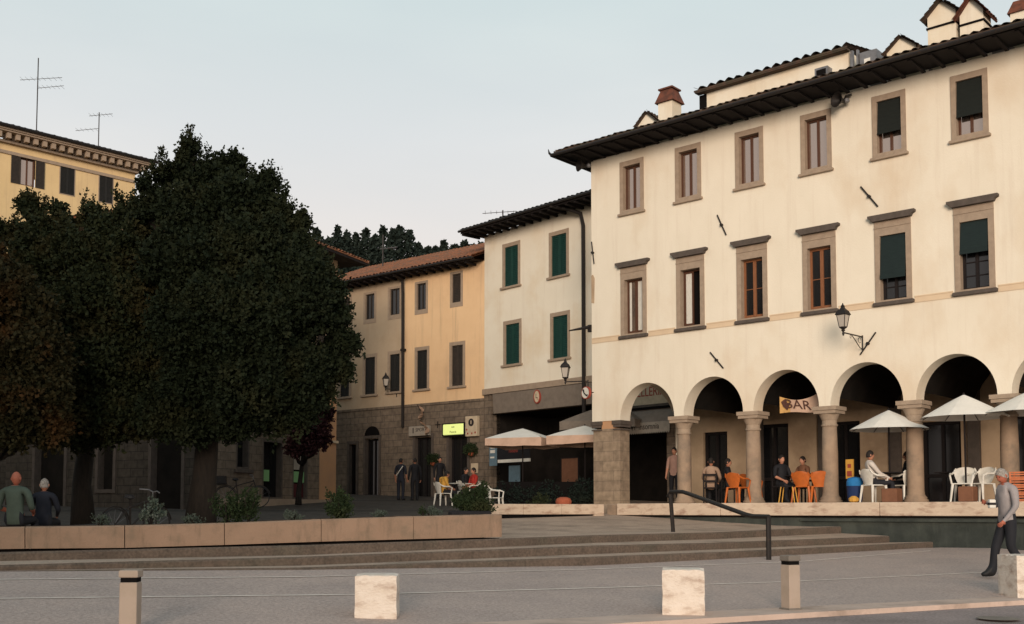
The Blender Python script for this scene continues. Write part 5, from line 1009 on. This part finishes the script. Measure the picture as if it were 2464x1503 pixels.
# BAR banner in the third arch
t = empty('bar_banner', A2W(0, 0, 0), AR, 'yellow and pink cloth banner reading BAR hung across the third arch', 'banner')
bx0, bx1 = a_at(1880, .62), a_at(1981, .62); q = MB(); n = 16; vs = []; cc = []
for i in range(n + 1):
    u = i / n; x = bx0 + (bx1 - bx0) * u; y = .62 + .02 * math.sin(u * 9); zt_ = 3.13 - .14 * math.sin(u * math.pi * .95) + .10 * u ** 3; zb_ = 2.67 + .02 * math.sin(u * 6) - .02 * u; vs += [(x, y, zb_), (x, y, zt_)]
q.add(vs, [(2 * i, 2 * i + 2, 2 * i + 3, 2 * i + 1) for i in range(n)]); q.m = [0 if i < 4 else 1 for i in range(n)]; q.build('cloth', [M['banner'], M['canvas_pink']], t)
text('BAR', .34, M['banner_ink'], t, ((bx0 * .52 + bx1 * .48), .585, 2.86), (math.pi / 2, R(8), 0), ext=.003, sx=1.25, shear=-.25)
q = MB(); q.add([(bx0 + .05, .60, 2.98), (bx0 + .18, .60, 3.06), (bx0 + .26, .60, 2.9), (bx0 + .34, .6, 2.95), (bx0 + .24, .60, 2.74), (bx0 + .12, .60, 2.84)], [(0, 1, 2, 3, 4, 5)]); q.build('flourish', M['banner_ink'], t)

# ================================================================== BICYCLES
def bicycle(loc, rz, label, tilt=0.0, frame_m=None, basket=True):
    t = empty('bicycle', loc, rz, label, 'bicycle', 'parked bicycles'); t.rotation_euler = (tilt, 0, rz); fm = frame_m or M['iron']
    for cx_ in (-.52, .52):
        w = MB(); w.tube([(cx_ + .33 * math.cos(a), 0, .34 + .33 * math.sin(a)) for a in np.linspace(0, 2 * math.pi, 29)], .018, 6, cap=False); wh = w.build('wheel', M['shoe'], t)
        sp = MB()
        for k in range(12): a = k * math.pi / 6; sp.tube([(cx_, 0, .34), (cx_ + .32 * math.cos(a), 0, .34 + .32 * math.sin(a))], .003, 3)
        sp.build('spokes', M['zinc'], wh)
        f = MB(); f.tube([(cx_ + .37 * math.cos(a), 0, .34 + .37 * math.sin(a)) for a in np.linspace(.3, 2.9, 12)], .014, 5); f.build('mudguard', fm, t)
    f = MB()
    for a, b in (((-.52, .34), (-.12, .30)), ((-.12, .30), (-.2, .85)), ((-.12, .30), (.34, .78)), ((-.18, .70), (.36, .86)), ((.34, .90), (.52, .34)), ((-.52, .34), (-.18, .72))): f.tube([(a[0], 0, a[1]), (b[0], 0, b[1])], .018, 6)
    f.build('frame', fm, t)
    s_ = MB(); s_.lathe([(.02, .85), (.10, .88), (.09, .93), (.03, .94)], (-.22, 0, 0), 10); s_.build('saddle', M['shoe'], t)
    h = MB(); h.tube([(.34, 0, .9), (.33, 0, 1.0), (.33, -.12, 1.03), (.24, -.28, 1.02)], .013, 5); h.tube([(.33, 0, 1.0), (.33, .12, 1.03), (.24, .28, 1.02)], .013, 5); h.build('handlebar', M['zinc'], t)
    if basket: b = MB(); b.box(-.82, -.46, -.13, .13, .74, .77); b.box(-.80, -.50, -.15, .15, .77, 1.0); b.build('basket', M['iron'], t)
    p_ = MB(); p_.tube([(-.12, -.12, .30), (-.12, .12, .30)], .012, 5); p_.box(-.18, -.06, -.2, -.12, .28, .31); p_.build('pedals', M['iron'], t)
c_ = P(582, 1222, 34.6); bicycle((c_.x, c_.y, c_.z), R(10), 'dark bicycle with rear basket parked against the shaded stone wall', R(-4))
c_ = P(322, 1262, 21); c_.z = -.62; bicycle((c_.x, c_.y, c_.z), R(60), 'bicycle with bright handlebars leaning in the deep shade under the trees', R(8), None, False)

# ================================================================== PEOPLE
def person(loc, rz, label, joints='stand', top='cloth_black', legs='jeans', skin='skin', hair='hair_dark', s=1.0, sleeve='short', head_yaw=0.0, head_pitch=0.0, mod=None, bald=False, shoes='shoe', group=None):
    t = empty('person', loc, rz, label, 'person', group)
    J = dict(pel=(0, 0, .93), bel=(0, -.01, 1.08), che=(0, 0, 1.27), nb=(0, .01, 1.42), nk=(0, .0, 1.50), sl=(-.18, .01, 1.40), sr=(.18, .01, 1.40), el=(-.24, .03, 1.12), er=(.24, .03, 1.12), wl=(-.25, -.05, .89), wr=(.25, -.05, .89),
             hl=(-.095, 0, .88), hr=(.095, 0, .88), kl=(-.10, -.02, .49), kr=(.10, -.02, .49), al=(-.10, .02, .09), ar=(.10, .02, .09), tl=(-.12, -.16, .035), tr=(.12, -.16, .035))
    if joints == 'sit':
        for k in ('pel', 'bel', 'che', 'nb', 'nk', 'sl', 'sr', 'el', 'er', 'wl', 'wr', 'hl', 'hr'): J[k] = (J[k][0], J[k][1], J[k][2] - .42)
        J.update(hl=(-.10, -.02, .48), hr=(.10, -.02, .48), kl=(-.13, -.42, .50), kr=(.13, -.42, .50), al=(-.13, -.40, .09), ar=(.13, -.40, .09), tl=(-.14, -.57, .035), tr=(.14, -.57, .035), wl=(-.16, -.30, .62), wr=(.16, -.30, .62), el=(-.25, -.06, .72), er=(.25, -.06, .72))
    if mod: J.update(mod)
    J = {k: Vector(v) * s for k, v in J.items()}
    for a_, t_, b_ in (('al', 'tl', 'bl'), ('ar', 'tr', 'br')): dv_ = J[a_] - J[t_]; dv_.z = 0; J[b_] = J[a_] + dv_.normalized() * .05 * s + Vector((0, 0, -.045 * s))
    rad = dict(pel=(.155, .105), bel=(.14, .105), che=(.175, .12), nb=(.10, .08), nk=(.052, .055), sl=(.075, .07), sr=(.075, .07), el=(.052, .052), er=(.052, .052), wl=(.028, .03), wr=(.028, .03), hl=(.10, .10), hr=(.10, .10), kl=(.074, .074), kr=(.074, .074), al=(.056, .056), ar=(.056, .056), tl=(.050, .040), tr=(.050, .040), bl=(.042, .036), br=(.042, .036))
    names = list(J); V = [J[k] for k in names]; Rr = [rad[k] for k in names]; ed = [('pel', 'bel'), ('bel', 'che'), ('che', 'nb'), ('nb', 'nk'), ('nb', 'sl'), ('nb', 'sr'), ('sl', 'el'), ('sr', 'er'), ('el', 'wl'), ('er', 'wr'), ('pel', 'hl'), ('pel', 'hr'), ('hl', 'kl'), ('hr', 'kr'), ('kl', 'al'), ('kr', 'ar'), ('al', 'tl'), ('ar', 'tr'), ('al', 'bl'), ('ar', 'br')]
    E = [(names.index(a), names.index(b)) for a, b in ed]
    for w_, e_, sg in (('wl', 'el', -1), ('wr', 'er', 1)):     # palm and five fingers
        wv = J[w_]; dr = (wv - J[e_]).normalized(); side = dr.cross(Vector((1, 0, 0))).normalized() if abs(dr.x) < .9 else Vector((0, 1, 0)); pal = wv + dr * .075 * s
        pi = len(V); V.append(pal); Rr.append((.030, .020)); E.append((names.index(w_), pi)); inward = Vector((-sg, 0, 0))
        for k in range(4):
            off_ = side * (k - 1.5) * .019 * s; ln_ = (.062, .072, .067, .05)[k] * s; a = pal + off_ + dr * .028 * s; b = a + (dr * .8 + inward * .35) * ln_ * .55; c = b + (dr * .55 + inward * .8) * ln_ * .45
            i0 = len(V); V.extend([a, b, c]); Rr.extend([(.0095, .0095), (.0085, .0085), (.007, .007)]); E.extend([(pi, i0), (i0, i0 + 1), (i0 + 1, i0 + 2)])
        a = pal - dr * .03 * s - side * .036 * s; b = a + dr * .03 * s - side * .012 * s + inward * .012; i0 = len(V); V.extend([a, b]); Rr.extend([(.011, .011), (.009, .009)]); E.extend([(pi, i0), (i0, i0 + 1)])
    me = bpy.data.meshes.new('body'); me.from_pydata(V, E, []); o = bpy.data.objects.new('body', me); COL.objects.link(o)
    o.modifiers.new('skin', 'SKIN'); 
    for i, sv in enumerate(me.skin_vertices[0].data): sv.radius = (Rr[i][0] * s, Rr[i][1] * s); sv.use_root = (i == 0)
    ss = o.modifiers.new('sub', 'SUBSURF'); ss.levels = 1; ss.render_levels = 1
    nm = bpy.data.meshes.new_from_object(o.evaluated_get(bpy.context.evaluated_depsgraph_get())); bpy.data.objects.remove(o)
    nm.name = 'body'; nm.materials.clear()
    for k in (skin, top, legs, shoes): nm.materials.append(M[k])
    segs = [('pel', 'bel', 1), ('bel', 'che', 1), ('che', 'nb', 1), ('nb', 'nk', 0), ('nb', 'sl', 1), ('nb', 'sr', 1), ('sl', 'el', 1), ('sr', 'er', 1), ('el', 'wl', 1 if sleeve == 'long' else 0), ('er', 'wr', 1 if sleeve == 'long' else 0), ('hl', 'kl', 2), ('hr', 'kr', 2), ('kl', 'al', 2), ('kr', 'ar', 2), ('al', 'tl', 3), ('ar', 'tr', 3), ('al', 'bl', 3), ('ar', 'br', 3), ('pel', 'hl', 2), ('pel', 'hr', 2)]
    for p_ in nm.polygons:
        c = p_.center; best = (9, 0)
        for a, b, mi in segs:
            A_, B_ = J[a], J[b]; AB = B_ - A_; tt = max(0, min(1, (c - A_).dot(AB) / AB.length_squared)); dd = (c - A_ - AB * tt).length - .02 * (mi == 1)
            if dd < best[0]: best = (dd, mi)
        for w_ in ('wl', 'wr'):
            e_ = 'el' if w_ == 'wl' else 'er'; dr = (J[w_] - J[e_]).normalized(); B_ = J[w_] + dr * .16 * s; AB = B_ - J[w_]; tt = max(0, min(1, (c - J[w_]).dot(AB) / AB.length_squared)); dd = (c - J[w_] - AB * tt).length
            if tt > 0.02 and dd < best[0] and dd < .05 * s: best = (dd, 0)
        p_.material_index = best[1]; p_.use_smooth = True
    ob = bpy.data.objects.new('body', nm); COL.objects.link(ob); ob.parent = t
    # head with face
    hd = MB(); vs = []; NU, NV = 18, 14
    for j in range(NV + 1):
        th = math.pi * j / NV
        for i in range(NU):
            ph = 2 * math.pi * i / NU; x = .074 * math.sin(th) * math.sin(ph); y = -.092 * math.sin(th) * math.cos(ph); z = .118 * math.cos(th)
            if z < -.03: k = 1 - (-z - .03) * 3.2; x *= k; y = y * (k if y > 0 else .93)      # jaw narrows
            if z < 0 and y > 0: y *= .85
            if y < -.06 and abs(x) < .022 and -.045 < z < .03: y -= .022 * (1 - abs(x) / .03) * (1 if z < 0 else .5)  # nose
            if y < -.05 and .005 < z < .04 and .015 < abs(x) < .05: y += .009                  # eye sockets
            if y < -.06 and -.075 < z < -.05 and abs(x) < .03: y -= .005                        # lips
            vs.append((x, y, z))
    hd.add(vs, [(j * NU + i, j * NU + (i + 1) % NU, (j + 1) * NU + (i + 1) % NU, (j + 1) * NU + i) for j in range(NV) for i in range(NU)])
    for sx in (-1, 1): hd.lathe([(.004, -.03), (.016, -.02), (.018, .01), (.006, .03)], (sx * .076, .008, .0), 6)
    h = hd.build('head', M[skin], t, smooth=True); h.location = J['nk'] + Vector((0, -.012, .105)) * s; h.rotation_euler = (head_pitch, 0, head_yaw); h.scale = (s, s, s)
    ey = MB()
    for sx in (-1, 1): ey.lathe([(.002, -.008), (.009, 0), (.002, .008)], (sx * .03, -.078, .018), 8)
    ey.box(-.022, .022, -.088, -.080, -.063, -.059); ey.build('eyes', M['ink'], h)
    hr_ = MB(); vs = []; lo_ = .62 if not bald else .42
    for j in range(9):
        th = math.pi * lo_ * j / 8
        for i in range(NU):
            ph = 2 * math.pi * i / NU; front = math.cos(ph); k = 1.06 + .045 * math.sin(i * 2.4 + j * 1.3) * math.sin(j * .9 + 1) + .03 * (((i * 7 + j * 5) % 5) / 5); lim = th * (1 - .45 * max(0, front)); x = .076 * k * math.sin(lim) * math.sin(ph); y = -.094 * k * math.sin(lim) * math.cos(ph) + .004; z = .121 * k * math.cos(lim); vs.append((x, y, z))
    hr_.add(vs, [(j * NU + i, j * NU + (i + 1) % NU, (j + 1) * NU + (i + 1) % NU, (j + 1) * NU + i) for j in range(8) for i in range(NU)])
    if not bald: hr_.build('hair', M[hair], h, smooth=True)
    return t
# walking man at the right edge: heads left, looks down
gzw = on_street(2426, 1392).z
p_ = on_street(2428, 1393, 0); 
person((p_.x, p_.y, p_.z), R(-84), 'grey haired man in a pale sweater and dark trousers walking behind the clean block', mod=dict(kl=(-.09, -.15, .50), al=(-.09, -.22, .10), tl=(-.10, -.40, .06), kr=(.10, -.02, .48), ar=(.10, .28, .14), tr=(.11, .14, .05), er=(.25, .0, 1.12), wr=(.22, -.16, .93), el=(-.25, -.02, 1.13), wl=(-.14, -.25, 1.18), nk=(0, -.06, 1.49), nb=(0, -.03, 1.42), che=(0, -.01, 1.27)), top='cloth_grey', legs='jeans', skin='skin_red', hair='hair_white', s=1.04, sleeve='long', head_yaw=R(15), head_pitch=R(28))
q = MB(); q.bevbox(-.05, .05, -.04, .04, 0, .14, .01); q.box(-.051, .051, -.041, .041, .05, .09, 1); o = q.build('held_cup', [M['white'], M['ink']]); o.location = (p_.x - .30, p_.y - .12, p_.z + 1.14); tag(o, 'small black and white carton held by the walking man', 'carton')
# two standing in the left street
def stand_on(px, d): c = P(px, 1230, d); return (c.x, c.y, piazza_z(d) + .02)
c_ = P(964, 1207, 42.5); person((c_.x, c_.y, c_.z), R(160), 'person in a dark uniform with a pale diagonal strap standing before the stone shop wall', top='cloth_navy', legs='cloth_navy', s=.98)
q = MB(); q.tube([(-.15, .125, 1.38), (.0, .135, 1.18), (.13, .12, 1.02)], .02, 5); st_ = q.build('shoulder_strap', M['white'], bpy.data.objects[[o.name for o in bpy.data.objects if o.get('category') == 'person'][-1]])
st_.rotation_euler = (0, 0, 0)
c_ = P(998, 1207, 42.3); person((c_.x, c_.y, c_.z), R(200), 'person in black clothes standing right of the strapped uniform', top='cloth_black', legs='cloth_black', s=.98, sleeve='long')
c_ = P(1058, 1200, 43.2); person((c_.x, c_.y, c_.z), R(20), 'dark dressed person standing in the gap between the two shop doors', top='cloth_black', legs='jeans', s=.96, sleeve='long')
# cafe table outside shop B
def wchair(px, d, rz, label, m='white'):
    c = P(px, 1230, d); return plastic_chair(m, 0, 0, rz, label, gw_, world=Vector((c.x, c.y, piazza_z(d))))
wchair(1066, 37.5, R(120), 'white folding chair under the sitter in yellow'); c_ = P(1066, 1230, 37.5)
person((c_.x, c_.y, piazza_z(37.5) - .02), R(120), 'person in a yellow top sitting on a white chair left of the big bush', 'sit', top='yellow', legs='jeans', mod=dict(nk=(0, -.14, 1.0), nb=(0, -.10, .95), che=(0, -.05, .83)))
wchair(1135, 39, R(-60), 'white chair behind the bush under the sitter in red'); c_ = P(1140, 1230, 39); person((c_.x, c_.y, piazza_z(39)), R(-60), 'dark haired person in a red top seated behind the big bush', 'sit', top='red')
c_ = P(1120, 1230, 39.8); person((c_.x, c_.y, piazza_z(39.8)), R(60), 'person in dark clothes with a pale face seated beside the one in red', 'sit', top='cloth_black')
wchair(1120, 39.8, R(60), 'white chair under the dark dressed sitter behind the bush')
c_ = P(1098, 1230, 38.7); table(0, 0, .8, 'white cafe table between the sitters behind the big bush', M['plastic_white'], world=Vector((c_.x, c_.y, piazza_z(38.7))))
wchair(1190, 33.5, R(75), 'white folding chair beyond the left end of the marble bench')
# two seen from behind on the left with bench
c1_ = P(30, 1230, 19.4); c2_ = P(105, 1230, 20.4); zb_ = -.70
t = empty('park_bench', (c1_.x + .25, (c1_.y + c2_.y) / 2, zb_), R(4), 'wooden bench in the shade carrying two sitters with their backs turned', 'bench')
q = MB()
for k in range(4): q.box(-.9, .9, -.22 + k * .11, -.13 + k * .11, .40, .43)
q.build('seat', M['wood_dark'], t)
for sx in (-.75, .75): q = MB(); q.box(sx - .03, sx + .03, -.2, .2, 0, .40); q.build('leg', M['iron'], t)
person((c1_.x, c1_.y + .1, zb_), R(176), 'man with a reddish bald head in a grey green shirt seated with his back turned', 'sit', top='cloth_green', skin='skin_red', bald=True, s=1.08, mod=dict(sl=(-.21, .01, .98), sr=(.21, .01, .98), el=(-.29, .0, .70), er=(.29, .0, .70)))
person((c2_.x, c2_.y, zb_), R(186), 'white haired person in dark clothes seated with back turned beside the bald man', 'sit', top='cloth_navy', hair='hair_white', sleeve='long')
# arcade people
def apers(px, off_, rz, label, joints='sit', z=.21, **kw): return person(A2W(a_at(px, off_), off_, z), AR + rz, label, joints, **kw)
apers(1624, 1.6, R(10), 'person in a pink top standing in the first arch by the column', 'stand', top='cloth_pink', legs='cloth_black')
def dchair(px, off_, rz, label):
    t = empty('wooden_chair', A2W(a_at(px, off_), off_, .21), AR + rz, label, 'chair', 'dark wooden chairs under the arcade'); q = MB(); q.bevbox(-.2, .2, -.2, .2, .42, .46, .01); q.build('seat', M['wood_dark'], t)
    q = MB(); q.box(-.2, .2, .18, .2, .6, .66); q.box(-.2, .2, .18, .2, .78, .84); q.build('backrest', M['wood_dark'], t)
    for sx in (-.18, .18):
        for sy in (-.18, .18): q = MB(); q.box(sx - .018, sx + .018, sy - .018, sy + .018, 0, .42 if sy < 0 else .85); q.build('leg', M['wood_dark'], t)
dchair(1712, .5, R(200), 'dark chair under the sitter in a tan jacket'); apers(1712, .5, R(200), 'seated person in a tan jacket seen from behind in the second arch', top='cloth_tan', legs='cloth_black', sleeve='long')
dchair(1752, 1.2, R(120), 'dark chair under the dark haired man in the second arch'); apers(1752, 1.2, R(120), 'dark haired man in black seated in front of the pale wall of the second arch', top='cloth_black', legs='cloth_black', sleeve='long')
dchair(1882, .5, R(60), 'dark chair at the left of the third arch'); apers(1882, .5, R(60), 'person in dark clothes seated at the left of the third arch', top='cloth_black', legs='cloth_black')
dchair(1934, 1.5, R(-30), 'dark chair in front of the rear wall of the third arch'); apers(1934, 1.5, R(-20), 'person in brown seated in front of the rear wall of the third arch', top='box_brown', legs='cloth_black', sleeve='long')
apers(2104, -.3, R(130), 'person in a white shirt leaning back in a white chair in the fourth arch', top='cloth_white', legs='jeans', mod=dict(che=(0, .06, .84), nb=(0, .1, .97), nk=(0, .09, 1.06), sl=(-.19, .1, .95), sr=(.19, .1, .95)), sleeve='long')
dchair(2192, 1.0, R(-90), 'dark chair hidden behind the column of the fourth arch'); apers(2186, 1.0, R(-80), 'dark clad person leaning on the table half hidden by the column of the fourth arch', top='cloth_black', legs='cloth_black', sleeve='long')
# baskets of flowers
for px, py, s_, l_ in ((1053, 1110, .22, 'dark flower basket on the stone wall between the two shop doors'), (1150, 1090, .24, 'flower basket above the pale notice at the right end of the stone shop wall')):
    c_ = P(px, py, 44); x_ = B2W((-2.6 if px < 1100 else -.5), -.25, c_.z); flower_basket(x_, s_, l_)
lt = lantern(B2W(-5.0, -.02, 5.32), R(51.2 - 90) + R(-35), 'dark iron lantern beside the downpipe of the orange house', .5, False)
# pots by the marble bench
c_ = P(1350, 1216, 30.9); t = empty('terracotta_pot', (c_.x + .1, c_.y + .6, .02), 0, 'round terracotta pot behind the marble bench', 'pot'); q = MB(); q.lathe([(.10, -.1), (.15, .0), (.22, .14), (.24, .25), (.20, .34), (.10, .38)], (0, 0, 0), 14); q.build('pot', M['terracotta'], t)
t = shrub(1308, 1214, 31.5, .75, .42, M['leaf_olive'], 'yellow green leafy plant beside the terracotta pot', name='potted_plant', group=None, count=200, leaf=.08, z=.0)
# dark clipped hedge in front of the bar
hp = P(1300, 1230, 34.5); t = empty('clipped_hedge', (hp.x, hp.y, piazza_z(34.5)), R(2), 'dark clipped hedge along the front of the corner bar', 'hedge')
sprig_cloud('foliage', t, [((x + random.uniform(-.1, .1), random.uniform(-.1, .1), .45), (.22, .24, random.uniform(.25, .5))) for x in np.linspace(-1.15, 1.6, 12)], 2000, .06, M['conifer'], .4, shell=.9)
q = MB(); q.box(-1.35, 1.8, -.12, .12, 0, .9); q.build('branches', M['dark'], t)

# ================================================================== HILL
hl = MB(); vs = []; X = np.linspace(-150, 60, 60); rid = lambda x: float(np.interp(x, [-150, -70, -52, -40, -30, -18, -5, 10, 60], [30, 44, 50, 52, 50.5, 47, 46, 44, 30]))
for x in X:
    for s_ in np.linspace(0, 1, 10): vs.append((x, 150 + 90 * s_, -2 + (rid(x) - 1) * math.sin(s_ * math.pi / 2)))
hl.add(vs, [(i * 10 + j, i * 10 + 10 + j, i * 10 + 11 + j, i * 10 + 1 + j) for i in range(59) for j in range(9)]); tag(hl.build('hill', M['conifer']), kind='structure')
def conifer_pts(x, y, z, h, r, n):
    t_ = rng.random(n); rad = r * 2.0 * (1 - t_) ** .9 * (.55 + .45 * np.abs(np.sin(t_ * 8 + x))) * np.sqrt(rng.random(n)); a = rng.random(n) * 6.283
    return np.stack([x + rad * np.cos(a), y + rad * np.sin(a), z + h * (.08 + .92 * t_)], 1)
def leaf_cards(P_, s):
    n = len(P_); d = rng.normal(size=(n, 3)); d[:, 2] -= .2; d /= np.linalg.norm(d, axis=1)[:, None]; u = np.cross(d, rng.normal(size=(n, 3))); u /= np.linalg.norm(u, axis=1)[:, None]; L = s * (.6 + .8 * rng.random(n))[:, None]
    return np.stack([P_, P_ + d * L * .5 + u * L * .4, P_ + d * L, P_ + d * L * .5 - u * L * .4], 1).reshape(-1, 3)
pts = []
for k in range(340):
    x = rng.uniform(-62, 6); s_ = rng.uniform(.45, .96); y = 150 + 90 * s_; z = -2 + (rid(x) - 1) * math.sin(s_ * math.pi / 2); pts.append(conifer_pts(x, y, z - 1, rng.uniform(4.5, 7), rng.uniform(1.6, 2.6), 110))
V = leaf_cards(np.concatenate(pts), 1.1); tag(np_mesh('hillside_wood', V, np.arange(len(V)).reshape(-1, 4), M['conifer']), 'dark wood of conifers covering the slope of the far hill', 'wood', kind='stuff')
tops = [(762, 552, 5, 1.6), (790, 575, 4, 1.5), (812, 548, 8, 2.2), (835, 560, 7, 2.4), (858, 565, 7, 2.3), (880, 552, 8, 2.0), (903, 570, 6, 2.0), (922, 548, 9, 3.2), (946, 552, 9, 2.6), (962, 546, 9, 3.0), (985, 556, 9, 3.0), (1005, 588, 5, 2.2), (1030, 600, 4, 2.6), (1050, 598, 4, 2.2), (1068, 582, 6, 1.9), (1095, 594, 5, 2.4), (1118, 586, 6, 3.0), (1140, 592, 5, 2.6), (1156, 585, 7, 2.2)]
for i, (px, py, h, r_) in enumerate(tops):
    d = 236; tp = P(px, py, d); h *= 1.25
    t = empty('conifer_tree', (tp.x, tp.y, tp.z - h), 0, 'dark conifer', 'conifer', 'dark conifers along the skyline of the wooded hill')
    t['label'] = 'dark conifer among the skyline trees of the far wooded hill'
    Vc = leaf_cards(conifer_pts(0, 0, 0, h, r_ * 1.15, 900), .75 if i not in (12, 15, 16) else .95); np_mesh('crown', Vc, np.arange(len(Vc)).reshape(-1, 4), M['conifer'], t)
    q = MB(); q.tube([(0, 0, -1.5), (0, 0, h * .8)], [.25, .08], 6); q.build('trunk', M['bark'], t)

# ================================================================== UNSEEN HOUSE ADDED BEHIND THE CAMERA (to shade the left half)
H = empty('added_townhouse', (-9.5, -12, -1.4), 0, 'tall plain house added unseen behind the camera to shade the left half', 'building')
hh = [(x, x + 1.0, z, z + 1.7) for x in np.arange(-25.2, -2, 3.2) for z in (5.2, 9.0, 12.6)]
q = MB(); X0_, X1_ = -28.0, 0.0
def fz_(x, y, z): return (x, y, z)
wall_holes(q, X0_, X1_, 0, 17.0, hh, y=0); q.quad((0, 0, 0), (0, -10, 0), (0, -10, 17), (0, 0, 17)); q.quad((X0_, 0, 0), (X0_, -10, 0), (X0_, -10, 17), (X0_, 0, 17)); q.quad((X0_, -10, 0), (0, -10, 0), (0, -10, 17), (X0_, -10, 17)); q.build('wall', M['plaster_tan'], H)
for x0, x1, z0, z1 in hh:
    f = MB(); frame_bars(f, x0 - .1, x1 + .1, z0 - .1, z1 + .1, .1, -.1, .03); f = f.build('window', M['stone'], H); l_ = MB(); frame_bars(l_, x0, x1, z0, z1, .08, -.07, -.03); l_.box(x0 + .08, x1 - .08, -.06, -.04, z0 + .08, z1 - .08); l_.build('shutter', M['shutter_brown'], f)
q = MB(); tile_patch(q, (.6, .7, 17.05), (X0_ - .6, .7, 17.05), (X0_ - .6, -5, 18.8), (.6, -5, 18.8), .3, .06, 10); tile_patch(q, (X0_ - .6, -10.7, 17.05), (.6, -10.7, 17.05), (.6, -5, 18.8), (X0_ - .6, -5, 18.8), .3, .06, 10); q.build('roof', M['tile'], H)

# unseen house added left of the frame to reflect in the upper palazzo windows
L = empty('added_side_house', (-30, 21, -.6), R(90), 'long ochre house added outside the view for its reflection in the palazzo windows', 'building')
hh = [(x, x + 1.0, z, z + 1.7) for x in np.arange(-10.5, 10, 3.1) for z in (4.6, 8.6, 12.6)]
q = MB(); wall_holes(q, -13, 13, 0, 17.0, hh, y=0); q.quad((-13, 0, 0), (-13, 10, 0), (-13, 10, 17), (-13, 0, 17)); q.quad((13, 0, 0), (13, 10, 0), (13, 10, 17), (13, 0, 17)); q.quad((-13, 10, 0), (13, 10, 0), (13, 10, 17), (-13, 10, 17)); q.build('wall', M['plaster_tan'], L)
for x0, x1, z0, z1 in hh:
    f = MB(); frame_bars(f, x0 - .1, x1 + .1, z0 - .1, z1 + .1, .1, -.05, .08); f = f.build('window', M['stone'], L); l_ = MB(); frame_bars(l_, x0, x1, z0, z1, .08, -.02, .03); l_.box(x0 + .08, x1 - .08, .0, .02, z0 + .08, z1 - .08); l_.build('shutter', M['shutter_brown'], f)
q = MB(); tile_patch(q, (-13.6, -.7, 17.05), (13.6, -.7, 17.05), (13.6, 5, 18.9), (-13.6, 5, 18.9), .3, .06, 10); tile_patch(q, (13.6, 10.7, 17.05), (-13.6, 10.7, 17.05), (-13.6, 5, 18.9), (13.6, 5, 18.9), .3, .06, 10); q.build('roof', M['tile'], L)
